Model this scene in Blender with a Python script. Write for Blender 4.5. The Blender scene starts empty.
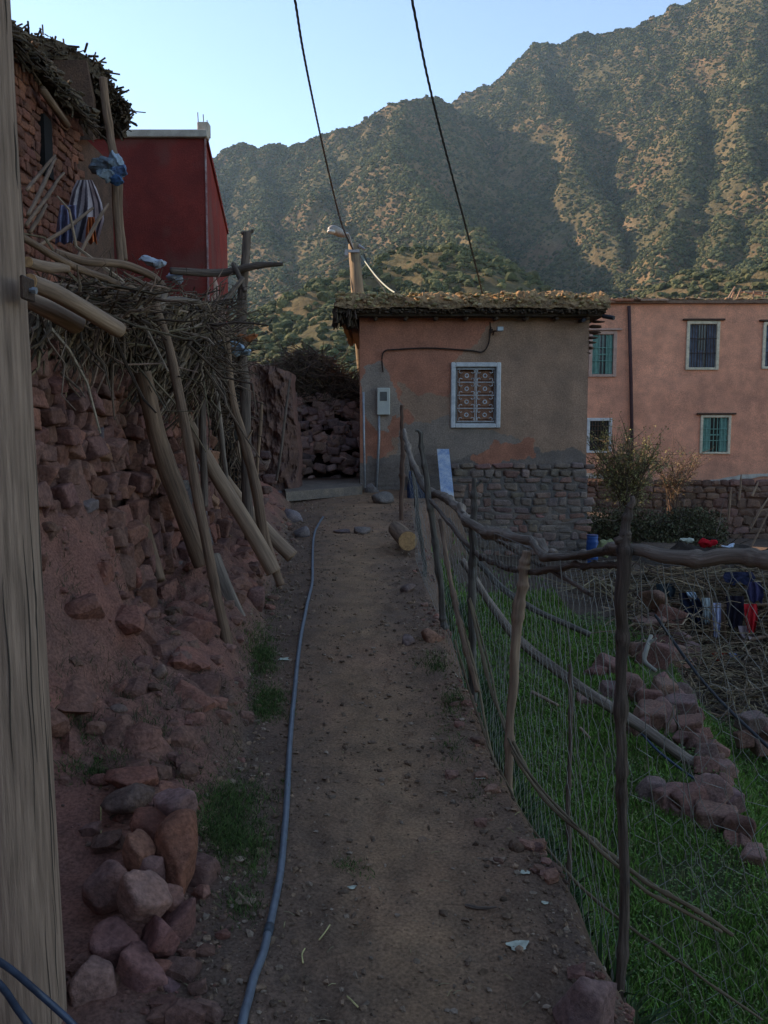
import bpy, bmesh, math, random
import numpy as np
from mathutils import Vector, Matrix

rng = np.random.default_rng(7)
SC = bpy.context.scene
COL = SC.collection
R = math.radians

# ------------------------------------------------------------------ camera
FPX = 830.0
CAMZ = 1.6
HOR = 430.0
PITCH = math.atan((512 - HOR) / FPX)
cp, sp = math.cos(PITCH), math.sin(PITCH)

def P(u, v, d):
    """world point seen at photo pixel (u, v) at a distance d in front"""
    y = 512 - v
    wy = FPX * cp + y * sp
    wz = -FPX * sp + y * cp
    k = d / wy
    return np.array([(u - 384) * k, d, CAMZ + wz * k])

cam_d = bpy.data.cameras.new("camera")
cam = bpy.data.objects.new("camera", cam_d)
COL.objects.link(cam)
cam.location = (0, 0, CAMZ)
cam.rotation_euler = (math.pi / 2 - PITCH, 0, 0)
cam_d.sensor_fit = 'VERTICAL'
cam_d.sensor_height = 36.0
cam_d.lens = 36.0 * FPX / 1024
cam_d.clip_start = 0.05
cam_d.clip_end = 6000
SC.camera = cam

# ------------------------------------------------------------------ noise
def _hash(ix, iy, iz, seed):
    n = (ix * 374761393 + iy * 668265263 + iz * 2147483647 + seed * 974634777) & 0xFFFFFFFF
    n = ((n ^ (n >> 13)) * 1274126177) & 0xFFFFFFFF
    n = ((n ^ (n >> 15)) * 2246822519) & 0xFFFFFFFF
    return ((n ^ (n >> 16)) & 0xFFFFFF) / float(0xFFFFFF)

def vnoise(x, y, z=0.0, seed=0):
    x, y, z = np.broadcast_arrays(np.asarray(x, float), np.asarray(y, float), np.asarray(z, float))
    xi, yi, zi = np.floor(x), np.floor(y), np.floor(z)
    fx, fy, fz = x - xi, y - yi, z - zi
    xi, yi, zi = xi.astype(np.int64), yi.astype(np.int64), zi.astype(np.int64)
    fx = fx * fx * (3 - 2 * fx); fy = fy * fy * (3 - 2 * fy); fz = fz * fz * (3 - 2 * fz)
    def L(a, b, t): return a + (b - a) * t
    h = lambda a, b, c: _hash(xi + a, yi + b, zi + c, seed)
    return L(L(L(h(0,0,0), h(1,0,0), fx), L(h(0,1,0), h(1,1,0), fx), fy),
             L(L(h(0,0,1), h(1,0,1), fx), L(h(0,1,1), h(1,1,1), fx), fy), fz) * 2 - 1

def fbm(x, y, z=0.0, oct=4, seed=0, gain=.5):
    s = 0; a = 1.0; t = 0
    for i in range(oct):
        s = s + a * vnoise(x * 2**i, y * 2**i, np.asarray(z) * 2**i, seed + i * 17)
        t += a; a *= gain
    return s / t

def ridged(x, y, z=0.0, oct=4, seed=0):
    s = 0; a = 1.0; t = 0
    for i in range(oct):
        s = s + a * (1 - np.abs(vnoise(x * 2**i, y * 2**i, np.asarray(z) * 2**i, seed + i * 17)) * 2)
        t += a; a *= .5
    return s / t

# ------------------------------------------------------------------ materials
def mat(name, c1, c2=None, scale=4.0, detail=6.0, attr=False, bump=0.0, bscale=30.0, rough=.9,
        wood=False, stain=None, stain_scale=1.5, spec=.25, metallic=0.0, bdist=.01, fine=.25):
    m = bpy.data.materials.new(name); m.use_nodes = True
    nt = m.node_tree; N = nt.nodes; L = nt.links
    N.clear()
    out = N.new('ShaderNodeOutputMaterial'); b = N.new('ShaderNodeBsdfPrincipled')
    L.new(b.outputs[0], out.inputs[0])
    b.inputs['Roughness'].default_value = rough
    b.inputs['Metallic'].default_value = metallic
    if 'Specular IOR Level' in b.inputs: b.inputs['Specular IOR Level'].default_value = spec
    c2 = c2 or tuple(x * .65 for x in c1)
    if wood:
        a = N.new('ShaderNodeAttribute'); a.attribute_name = 'tc'
        mp = N.new('ShaderNodeMapping'); mp.inputs['Scale'].default_value = (1, 1, .06)
        L.new(a.outputs['Vector'], mp.inputs[0]); vec = mp.outputs[0]
    else:
        tc = N.new('ShaderNodeTexCoord'); vec = tc.outputs['Object']
    n1 = N.new('ShaderNodeTexNoise'); n1.inputs['Scale'].default_value = scale
    n1.inputs['Detail'].default_value = detail; n1.inputs['Roughness'].default_value = .62
    L.new(vec, n1.inputs['Vector'])
    rp = N.new('ShaderNodeValToRGB'); L.new(n1.outputs['Fac'], rp.inputs[0])
    rp.color_ramp.elements[0].position = .36; rp.color_ramp.elements[0].color = (*c2, 1)
    rp.color_ramp.elements[1].position = .64; rp.color_ramp.elements[1].color = (*c1, 1)
    colr = rp.outputs[0]
    if attr:
        at = N.new('ShaderNodeAttribute'); at.attribute_name = 'Col'
        mx = N.new('ShaderNodeMix'); mx.data_type = 'RGBA'; mx.blend_type = 'MULTIPLY'
        mx.inputs[0].default_value = 1
        L.new(colr, mx.inputs[6]); L.new(at.outputs['Color'], mx.inputs[7]); colr = mx.outputs[2]
    if fine:
        n2 = N.new('ShaderNodeTexNoise'); n2.inputs['Scale'].default_value = bscale * 1.7
        n2.inputs['Detail'].default_value = 5
        L.new(vec, n2.inputs['Vector'])
        r2 = N.new('ShaderNodeMapRange'); r2.inputs[1].default_value = .3; r2.inputs[2].default_value = .7
        r2.inputs[3].default_value = 1 - fine; r2.inputs[4].default_value = 1 + fine
        L.new(n2.outputs['Fac'], r2.inputs[0])
        m2 = N.new('ShaderNodeVectorMath'); m2.operation = 'SCALE'
        L.new(colr, m2.inputs[0]); L.new(r2.outputs[0], m2.inputs['Scale']); colr = m2.outputs[0]
    if stain:
        n3 = N.new('ShaderNodeTexNoise'); n3.inputs['Scale'].default_value = stain_scale; n3.inputs['Detail'].default_value = 8
        L.new(vec, n3.inputs['Vector'])
        r3 = N.new('ShaderNodeValToRGB'); L.new(n3.outputs['Fac'], r3.inputs[0])
        r3.color_ramp.elements[0].position = .52; r3.color_ramp.elements[1].position = .64
        m3 = N.new('ShaderNodeMix'); m3.data_type = 'RGBA'
        L.new(r3.outputs[0], m3.inputs[0]); L.new(colr, m3.inputs[6]); m3.inputs[7].default_value = (*stain, 1)
        colr = m3.outputs[2]
    L.new(colr, b.inputs['Base Color'])
    if bump:
        nb = N.new('ShaderNodeTexNoise'); nb.inputs['Scale'].default_value = bscale; nb.inputs['Detail'].default_value = 8
        nb.inputs['Roughness'].default_value = .7
        L.new(vec, nb.inputs['Vector'])
        bp = N.new('ShaderNodeBump'); bp.inputs['Strength'].default_value = bump; bp.inputs['Distance'].default_value = bdist
        L.new(nb.outputs['Fac'], bp.inputs['Height']); L.new(bp.outputs[0], b.inputs['Normal'])
    return m

# ------------------------------------------------------------------ mesh making
def link_props(o, label=None, cat=None, group=None, kind=None):
    if label: o['label'] = label
    if cat: o['category'] = cat
    if group: o['group'] = group
    if kind: o['kind'] = kind
    return o

def thing(name, loc, label, cat, group=None, kind=None):
    o = bpy.data.objects.new(name, None); COL.objects.link(o)
    o.empty_display_size = .2
    o.location = tuple(float(c) for c in loc)
    o['wl'] = 0
    del o['wl']
    WL[o.name] = np.array(o.location)
    return link_props(o, label, cat, group, kind)

WL = {}

class MB:
    """collects geometry in world coordinates"""
    def __init__(s): s.V = []; s.F = []; s.C = []; s.T = []; s.n = 0; s.MI = []
    def add(s, V, F, col=None, tc=None, mi=0):
        V = np.asarray(V, float).reshape(-1, 3)
        if col is None: col = (1, 1, 1)
        C = np.asarray(col, float)
        if C.ndim == 1: C = np.tile(C, (len(V), 1))
        s.V.append(V); s.C.append(C)
        s.T.append(V * 1.0 if tc is None else np.asarray(tc, float))
        if isinstance(F, np.ndarray):
            s.F.append(F.astype(np.int64) + s.n); s.MI.append((len(F), mi))
        else:
            for f in F:
                s.F.append(np.array([f], dtype=np.int64) + s.n)
                s.MI.append((1, mi))
        s.n += len(V)
    def build(s, name, mats, parent=None, smooth=False, loc=None, **props):
        V = np.concatenate(s.V); C = np.concatenate(s.C); T = np.concatenate(s.T)
        if parent is not None:
            base = WL[parent.name]
        else:
            base = np.array(loc, float) if loc is not None else np.array([V[:, 0].mean(), V[:, 1].mean(), V[:, 2].min()])
        me = bpy.data.meshes.new(name)
        me.vertices.add(len(V)); me.vertices.foreach_set('co', (V - base).astype(np.float32).ravel())
        loops = np.concatenate([f.ravel() for f in s.F])
        tot = np.concatenate([np.full(len(f), f.shape[1]) for f in s.F])
        start = np.concatenate([[0], np.cumsum(tot)[:-1]])
        me.loops.add(len(loops)); me.loops.foreach_set('vertex_index', loops.astype(np.int32))
        me.polygons.add(len(tot)); me.polygons.foreach_set('loop_start', start.astype(np.int32))
        me.polygons.foreach_set('loop_total', tot.astype(np.int32))
        mi = np.concatenate([np.full(a, b) for a, b in s.MI])
        me.polygons.foreach_set('material_index', mi.astype(np.int32))
        me.polygons.foreach_set('use_smooth', np.full(len(tot), bool(smooth)))
        me.update(calc_edges=True); me.validate()
        a = me.attributes.new('Col', 'FLOAT_COLOR', 'POINT')
        a.data.foreach_set('color', np.concatenate([C, np.ones((len(C), 1))], 1).astype(np.float32).ravel())
        a = me.attributes.new('tc', 'FLOAT_VECTOR', 'POINT')
        a.data.foreach_set('vector', T.astype(np.float32).ravel())
        for m in (mats if isinstance(mats, (list, tuple)) else [mats]): me.materials.append(m)
        o = bpy.data.objects.new(name, me); COL.objects.link(o)
        if parent is not None:
            o.parent = parent; WL[o.name] = base
        else:
            o.location = tuple(base); WL[o.name] = base
        link_props(o, **props)
        return o
    # ---- shapes
    def box(s, a, b, col=None, mi=0, rot=None, piv=None, bev=0.0):
        a = np.array(a, float); b = np.array(b, float)
        lo = np.minimum(a, b); hi = np.maximum(a, b)
        if bev > 0:
            bm = bmesh.new(); bmesh.ops.create_cube(bm, size=1)
            for v in bm.verts: v.co = Vector(((lo + hi) / 2 + np.array(v.co) * (hi - lo)).tolist())
            bmesh.ops.bevel(bm, geom=bm.edges[:], offset=min(bev, float((hi - lo).min()) * .45), segments=1, affect='EDGES')
            V = np.array([v.co[:] for v in bm.verts]); F = [[v.index for v in f.verts] for f in bm.faces]
            bm.verts.index_update(); F = [[v.index for v in f.verts] for f in bm.faces]; bm.free()
        else:
            V = np.array([[x, y, z] for x in (lo[0], hi[0]) for y in (lo[1], hi[1]) for z in (lo[2], hi[2])])
            F = np.array([[0,1,3,2],[4,6,7,5],[0,4,5,1],[2,3,7,6],[0,2,6,4],[1,5,7,3]])
        if rot is not None:
            piv = (lo + hi) / 2 if piv is None else np.array(piv)
            V = (V - piv) @ np.array(rot).T + piv
        s.add(V, F, col, None, mi)
    def tube(s, pts, rad, sides=8, col=None, mi=0, caps=True, flat=None, rough=0.0, seed=0):
        pts = np.asarray(pts, float); K = len(pts)
        rad = np.broadcast_to(np.asarray(rad, float), (K,))
        t = np.gradient(pts, axis=0); t /= np.linalg.norm(t, axis=1)[:, None] + 1e-9
        ax = pts[-1] - pts[0]
        ref = np.array([0, 0, 1.0]) if abs(ax[2]) < .8 * np.linalg.norm(ax) else np.array([0, 1.0, 0])
        n1 = np.cross(t, ref); n1 /= np.linalg.norm(n1, axis=1)[:, None] + 1e-9
        n2 = np.cross(t, n1)
        ang = np.linspace(0, 2 * np.pi, sides, endpoint=False)
        rr = rad[:, None] * np.ones((1, sides))
        if rough:
            ln_ = np.concatenate([[0], np.cumsum(np.linalg.norm(np.diff(pts, axis=0), axis=1))])
            rr = rr * (1 + rough * fbm(np.cos(ang)[None, :] * 1.3 + seed, np.sin(ang)[None, :] * 1.3, ln_[:, None] / (rad.mean() * 5) , 3, seed))
        V = pts[:, None, :] + rr[..., None] * (np.cos(ang)[None, :, None] * n1[:, None, :] + np.sin(ang)[None, :, None] * n2[:, None, :])
        ln = np.concatenate([[0], np.cumsum(np.linalg.norm(np.diff(pts, axis=0), axis=1))])
        off = _hash(np.int64(s.n), np.int64(seed), np.int64(3), 5) * 50
        T = np.stack([np.cos(ang)[None, :] * rad[:, None] + off, np.sin(ang)[None, :] * rad[:, None] + off * .7,
                      np.tile(ln[:, None] + off, (1, sides))], -1)
        i = np.arange(K - 1)[:, None] * sides; j = np.arange(sides)[None, :]; j2 = (j + 1) % sides
        F = np.stack([i + j, i + j2, i + sides + j2, i + sides + j], -1).reshape(-1, 4)
        s.add(V.reshape(-1, 3), F, col, T.reshape(-1, 3), mi)
        if caps:
            s.F.append(np.array([list(range(sides))[::-1]]) + s.n - K * sides); s.MI.append((1, mi if flat is None else flat))
            s.F.append(np.array([list(range(sides))]) + s.n - sides); s.MI.append((1, mi if flat is None else flat))
    def grid(s, V, col=None, flip=False, tc=None, mi=0, mask=None):
        n, m = V.shape[:2]
        i = np.arange(n - 1)[:, None] * m; j = np.arange(m - 1)[None, :]
        F = np.stack([i + j, i + j + 1, i + m + j + 1, i + m + j], -1)
        if flip: F = F[..., ::-1]
        F = F.reshape(-1, 4)
        if mask is not None: F = F[mask.reshape(-1)]
        s.add(V.reshape(-1, 3), F, None if col is None else np.asarray(col).reshape(-1, 3) if np.ndim(col) > 1 else col, tc, mi)

def spline(ctrl, n):
    """Catmull-Rom through control points"""
    c = np.asarray(ctrl, float); k = len(c)
    if k == 2: return c[0] + (c[1] - c[0]) * np.linspace(0, 1, n)[:, None]
    e = np.vstack([2 * c[0] - c[1], c, 2 * c[-1] - c[-2]])
    t = np.linspace(0, k - 1 - 1e-6, n); i = t.astype(int); f = (t - i)[:, None]
    p0, p1, p2, p3 = e[i], e[i + 1], e[i + 2], e[i + 3]
    return .5 * (2 * p1 + (p2 - p0) * f + (2 * p0 - 5 * p1 + 4 * p2 - p3) * f**2 + (3 * p1 - p0 - 3 * p2 + p3) * f**3)

def wob(pts, amp, seed, freq=1.0):
    n = len(pts); t = np.linspace(0, 4 * freq, n)
    env = 1
    o = np.stack([vnoise(t, seed * 1.37, k * 9.1 + .5, 3) for k in range(3)], -1) * amp
    return pts + (o - o[0]) * env

# ---- rocks
def _ico(sub):
    bm = bmesh.new(); bmesh.ops.create_icosphere(bm, subdivisions=sub, radius=1)
    V = np.array([v.co[:] for v in bm.verts]); F = np.array([[v.index for v in f.verts] for f in bm.faces]); bm.free()
    return V / np.linalg.norm(V, axis=1)[:, None], F
ICO = {k: _ico(k) for k in (1, 2, 3, 4)}

def rock(size, seed, sub=3, planes=9, rnd=.0, rot=None, k=38.0, boxy=.0):
    """angular stone: sphere cut by random planes, softened"""
    g = np.random.default_rng(seed)
    D, F = ICO[sub]
    n = g.normal(size=(planes, 3)); n /= np.linalg.norm(n, axis=1)[:, None]
    planes += 5
    n = g.normal(size=(planes, 3)); n /= np.linalg.norm(n, axis=1)[:, None]
    h = g.uniform(.50, .86, planes)
    if boxy:
        ax = np.array([[1,0,0],[-1,0,0],[0,1,0],[0,-1,0],[0,0,1],[0,0,-1]], float) + g.normal(0, .13, (6, 3))
        ax /= np.linalg.norm(ax, axis=1)[:, None]
        n = np.vstack([ax, n[:3]]); h = np.concatenate([g.uniform(.50, .62, 6), g.uniform(.70, .95, 3)])
    dn = D @ n.T
    lim = np.where(dn > .05, h / np.maximum(dn, .05), 9.0)
    r = -np.log(np.exp(-k * lim).sum(1) + math.exp(-k * 1.22)) / k
    r = r * (1 + .09 * fbm(D[:, 0] * 2 + seed, D[:, 1] * 2, D[:, 2] * 2, 4, seed))
    V = D * r[:, None]
    V = V / np.abs(V).max(0) * np.asarray(size)
    a = g.uniform(-.25, .25, 3) if rot is None else rot
    M = np.array(Matrix.Rotation(a[2], 3, 'Z') @ Matrix.Rotation(a[1], 3, 'Y') @ Matrix.Rotation(a[0], 3, 'X'))
    return V @ M.T, F

def jit(c, g, v=.2, h=.05):
    c = np.array(c, float) * g.uniform(1 - v, 1 + v)
    return np.clip(c * (1 + g.uniform(-h, h, 3)), 0, 1)
# ------------------------------------------------------------------ ground
def zpath(Y): return .043 * np.clip(Y, -3, 16)
def XLf(Y): return np.interp(Y, [-5, 0, 2.2, 2.9, 4.3, 6.4, 9.1, 12.5, 15, 18, 26], [-.5, -.45, -.5, -.57, -.70, -.90, -1.05, -1.40, -1.9, -2.2, -2.4])
def XRf(Y): return np.interp(Y, [-5, 0, 2.2, 3.3, 4.3, 6.4, 9, 11, 11.9, 12.5, 14.1, 14.4, 22, 26], [.8, .75, .60, .49, .42, .36, .44, .40, .5, 1.0, 1.05, -.3, -.3, 6])
def zfield(Y): return np.interp(Y, [-5, 0, 4, 8, 11, 13, 14.5, 20], [-1.1, -1.08, -1.02, -.88, -.72, -.58, -.5, -.6])
def Xrub(Y): return np.interp(Y, [-5, 0, 4.5, 5, 9, 12, 14, 16], [1.6, 1.9, 2.1, 2.2, 3.0, 3.6, 4.2, 6])

_gf = np.random.default_rng(17)
FEET = [(_gf.normal(.02, .14), y_ + _gf.uniform(-.1, .1), _gf.normal(0, .25)) for y_ in np.arange(1.9, 10, .24)]
def gz(X, Y, detail=True):
    X = np.atleast_1d(np.asarray(X, float)); Y = np.atleast_1d(np.asarray(Y, float))
    xl = XLf(Y) + .07 * fbm(Y * 1.3, 3.1, 0, 3, 11); xr = XRf(Y) + .05 * fbm(Y * 2.1, 7.7, 0, 3, 12)
    zp = zpath(Y)
    t = np.maximum(xl - X, 0); s = np.maximum(X - xr, 0)
    if detail:
        t = np.maximum(t + np.clip(t * 2, 0, 1) * (.16 * fbm(X * 1.6, Y * 1.6, 0, 4, 31) ), 0)
    near = np.interp(t, [0, .1, .35, .62, .95, 1.25, 1.6, 5], [0, .0, .03, .08, .35, 1.2, 1.7, 1.95])
    far = np.interp(t, [0, .12, .38, .62, .85, 1.1, 1.4, 5], [0, .12, .27, .40, .92, 1.5, 1.8, 1.95])
    w = np.clip((Y - 2.6) / 1.5, 0, 1)
    rise = near * (1 - w) + far * w
    # beyond the stick stack the bank sinks to a yard behind the path
    w2 = np.clip((Y - 11.5) / 3, 0, 1)
    rise = rise * (1 - w2) + w2 * np.interp(t, [0, .3, 1.2, 5], [0, .1, .35, 1.1])
    drop = np.interp(s, [0, .05, .28, .7, 40], [0, .05, .6, 1, 1])
    zf = zfield(Y) - .62 * np.clip((X - Xrub(Y) - .1) / .5, 0, 1) - .25 * np.clip((X - 5) / 4, 0, 1)
    z = zp + rise
    z = z * (1 - drop) + zf * drop
    # unseen hillside on the left, crest shaped to keep sun off the lane
    hill = np.clip((-8 - X) * 1.17, 0, 12.2 + 1.2 * fbm(Y * .35, 2.2, 0, 3, 5)) * np.clip((62 - Y) / 14, 0, 1)
    z = z + hill
    # unseen valley side added behind the viewer to block part of the sky light
    z = z + np.clip((-8 - Y) * .5, 0, 11)
    # valley beyond the village
    z = z - np.clip((Y - 34) / 40, 0, 1) * 14
    if detail:
        inpath = np.clip(1 - np.maximum(t, s) * 8, 0, 1)
        z = z + .02 * fbm(X * 1.5, Y * 1.1, 0, 3, 21) + .010 * fbm(X * 11, Y * 11, 0, 3, 22) * (1.3 - .6 * inpath)
        soft = np.clip(t * 3, 0, 1) * np.clip((12.5 - Y) / 2, 0, 1) * np.clip((X + 6), 0, 1)
        z = z + soft * (.15 + .85 * w) * (.15 * ridged(X * 2.2 + Y * .6, Y * 2.0, z * 1.5, 5, 24) + .05 * ridged(X * 7, Y * 6, z * 5, 4, 23))
        z = z + np.clip(s * 3, 0, 1) * .06 * fbm(X * 1.2, Y * 1.2, 0, 3, 27)
        for fx_, fy_, fa_ in FEET:
            m_ = (np.abs(X - fx_) < .2) & (np.abs(Y - fy_) < .25)
            if not m_.any(): continue
            dx = (X[m_] - fx_) * math.cos(fa_) + (Y[m_] - fy_) * math.sin(fa_); dy = -(X[m_] - fx_) * math.sin(fa_) + (Y[m_] - fy_) * math.cos(fa_)
            q_ = (dx / .05) ** 2 + (dy / .135) ** 2
            z[m_] += -.010 * np.exp(-q_ ** 2) + .005 * np.exp(-(q_ - 1.6) ** 2 * 3)
        # dug earth beside the rocks, edge lumps
        z = z + .022 * np.clip(1 - np.abs(X - xr + .12) / .2, 0, 1) * (.6 + fbm(X * 6, Y * 5, 0, 3, 28))
        z = z + .02 * np.clip(1 - np.abs(X + .25) / .25, 0, 1) * np.clip((3.2 - Y), 0, 1) * fbm(X * 14, Y * 14, 0, 3, 29)
    return z

def axis(segs):
    out = []
    for a, b, s0 in segs:
        n = max(2, int(round(abs(b - a) / s0)))
        out += list(np.linspace(a, b, n, endpoint=False))
    return np.array(out)
def graded(a, b, s0, g):
    o = [a]; s = s0
    while o[-1] < b: o.append(o[-1] + s); s *= g
    return np.array(o)
gx_mid = np.arange(-2.4, 1.6, .02)
gx = np.concatenate([-graded(2.42, 70, .05, 1.06)[::-1], gx_mid, graded(1.6, 90, .05, 1.05)])
gy = np.concatenate([-graded(1.0, 30, .1, 1.2)[::-1], np.arange(-.9, 1.4, .1), graded(1.4, 18, .013, 1.0045), ])
gy = np.concatenate([gy, graded(gy[-1] + .09, 85, .12, 1.06)])
GX, GY = np.meshgrid(gx, gy)
GZ = gz(GX, GY)
# colour of the soil itself: worn path, red bank, darker dug soil, field soil
xl = XLf(GY); xr = XRf(GY)
tt = np.maximum(xl - GX, 0); ss = np.maximum(GX - xr, 0)
nn = fbm(GX * 1.7, GY * 1.2, 0, 4, 41)
path_c = np.array([.33, .182, .105]); dark_c = np.array([.19, .112, .078]); bank_c = np.array([.31, .128, .092])
bank2 = np.array([.225, .108, .08]); field_c = np.array([.075, .085, .035]); yard_c = np.array([.13, .088, .066])
mid = (xl + xr) / 2
worn = np.clip(1.15 - np.abs(GX - mid - .08) / ((xr - xl) * .40) + nn * .55, 0, 1)[..., None]
C = dark_c * (1 - worn) + path_c * worn
bk = np.clip(tt * 5 + nn * .5, 0, 1)[..., None]
bmix = np.clip(.5 + 1.6 * fbm(GX * 2.3, GY * 2.3, GZ * 2.3, 4, 43), 0, 1)[..., None]
C = C * (1 - bk) + (bank_c * bmix + bank2 * (1 - bmix)) * bk
fk = np.clip(ss * 4 - .6 + nn * .4, 0, 1)[..., None]
fld = np.where(((GY > 10.2) | ((GY > 8.6) & (GX > 3.2)))[..., None], np.array([.11, .075, .055]), field_c)
C = C * (1 - fk) + fld * fk
yk = np.clip((GY - 13) / 3, 0, 1)[..., None]
C = C * (1 - yk) + yard_c * yk
C = C * (1 + .22 * fbm(GX * 8, GY * 8, 0, 3, 44))[..., None]
m_soil = mat('soil', (1.12, 1.08, 1.05), (.80, .82, .85), scale=7, attr=True, bump=.9, bscale=55, bdist=.02, fine=.35, rough=.97, spec=.12)
g = MB(); g.grid(np.stack([GX, GY, GZ], -1), col=C)
ground = g.build('ground', m_soil, smooth=True, loc=(0, 0, 0), kind='structure')

def gfast(x, y):
    x = np.asarray(x, float); y = np.asarray(y, float)
    i = np.clip(np.searchsorted(gx, x) - 1, 0, len(gx) - 2); j = np.clip(np.searchsorted(gy, y) - 1, 0, len(gy) - 2)
    fx = np.clip((x - gx[i]) / (gx[i + 1] - gx[i]), 0, 1); fy = np.clip((y - gy[j]) / (gy[j + 1] - gy[j]), 0, 1)
    return (GZ[j, i] * (1 - fx) + GZ[j, i + 1] * fx) * (1 - fy) + (GZ[j + 1, i] * (1 - fx) + GZ[j + 1, i + 1] * fx) * fy
def gpt(x, y): return float(gfast(x, y))

# ------------------------------------------------------------------ mountains
def ridge(*pts): return np.array([P(*p) for p in pts])
RID = [  # (crest polyline, flank slope)
  (ridge((430,118,1010),(470,97,980),(500,80,965),(535,52,950),(562,50,940),(600,40,930),(622,34,920),(650,22,900),(690,5,880),(720,-12,870),(768,-42,850),(900,-90,820),(1150,-120,820)), 1.02),
  (ridge((20,190,950),(120,182,900),(222,160,850),(238,153,845),(260,156,830),(285,153,820),(308,150,812),(330,138,800),(362,124,790),(400,104,780),(425,104,790),(442,110,815),(470,122,860)), 1.02),
  (ridge((400,104,780),(393,140,680),(412,190,545),(455,238,430),(520,290,330)), 1.12),
  (ridge((330,138,800),(322,190,680),(330,240,540),(360,290,420)), 1.02),
  (ridge((260,156,830),(262,210,690),(275,260,560),(290,310,430)), 1.02),
  (ridge((222,160,850),(205,230,680),(200,300,500)), 1.02),
  (ridge((535,52,950),(556,110,800),(585,180,640),(596,230,540),(618,290,430)), 1.02),
  (ridge((500,80,965),(512,140,820),(528,190,700),(552,235,590)), 1.02),
  (ridge((650,22,900),(690,90,720),(684,160,590),(668,230,470),(650,300,380)), 1.02),
  (ridge((720,-12,870),(752,70,690),(742,150,560),(735,220,450),(705,300,350)), 1.02),
  (ridge((900,-90,820),(850,40,650),(800,160,480),(775,250,380),(760,310,320)), 1.02),
  # nearer hills
  (ridge((180,395,210),(240,372,200),(300,330,195),(350,285,190),(385,266,190),(420,257,195),(452,268,205),(490,290,215),(530,312,225)), .55),
  (ridge((385,266,190),(350,320,150),(330,380,120)), .5),
  (ridge((600,310,250),(640,296,240),(700,285,230),(760,275,220),(860,240,200)), .55),
]
def mtn(X, Y):
    wx = X + 12 * fbm(X / 90, Y / 90, 0, 3, 61) + 5 * fbm(X / 22, Y / 22, 0, 2, 62)
    wy = Y + 12 * fbm(X / 90, Y / 90, 5.5, 3, 63) + 5 * fbm(X / 22, Y / 22, 5.5, 2, 64)
    h = np.full(X.shape, -400.0)
    for k, (pl, sl) in enumerate(RID):
        for a, b in zip(pl[:-1], pl[1:]):
            d = b - a; L2 = d[0]**2 + d[1]**2
            t = np.clip(((wx - a[0]) * d[0] + (wy - a[1]) * d[1]) / L2, 0, 1)
            dist = np.sqrt((wx - a[0] - t * d[0])**2 + (wy - a[1] - t * d[1])**2)
            small = 6.0 if a[1] > 300 else 3.0
            h = np.maximum(h, a[2] + t * d[2] - sl * (np.sqrt(dist**2 + small**2) - small))
    r = ridged(X / 60, Y / 60, 0, 5, 65)
    big = np.clip((h + 10) / 80, 0, 1)
    h = h + big * (8.5 * r + 5 * ridged(X / 24, Y / 24, 0, 3, 69) + 2.8 * fbm(X / 11, Y / 11, 0, 3, 66)) + .8 * fbm(X / 6, Y / 6, 0, 2, 67)
    base = -14 + 2 * fbm(X / 40, Y / 40, 0, 3, 68)
    return np.maximum(h, base)
mx = np.concatenate([-graded(330, 1500, 4, 1.12)[::-1], np.arange(-326, 560, 2.3), graded(560, 1900, 3, 1.12)])
my = np.concatenate([graded(60, 400, .9, 1.006), ])
my = np.concatenate([my, np.arange(my[-1] + 2.5, 1040, 2.6), graded(1045, 2600, 6, 1.12)])
MX, MY = np.meshgrid(mx, my)
MZ = mtn(MX, MY)
rk = np.clip(.5 + 1.5 * fbm(MX / 35, MY / 35, 0, 4, 71), 0, 1)[..., None]
rk2 = np.clip(.5 + 2.0 * fbm(MX / 8, MY / 8, MZ / 8, 3, 72), 0, 1)[..., None]
mc = np.array([.150, .108, .062]) * rk + np.array([.105, .092, .052]) * (1 - rk)
out_ = np.clip(fbm(MX / 45, MY / 45, MZ / 30, 4, 74) * 3 - .35 + .6 * np.clip((-MX - 60) / 120, 0, 1), 0, 1)[..., None]
mc = mc * (1 - .5 * out_) + np.array([.22, .13, .082]) * .5 * out_
mc = mc * (.8 + .35 * rk2)
m_mtn = mat('mountain_soil', (1.1, 1.05, 1), (.72, .76, .74), scale=.12, attr=True, bump=.8, bscale=.45, bdist=2.5, fine=.3, rough=1, spec=.05)
g = MB(); g.grid(np.stack([MX, MY, MZ], -1), col=mc)
mountain = g.build('mountain', m_mtn, smooth=True, loc=(0, 60, -14), kind='structure')

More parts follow.
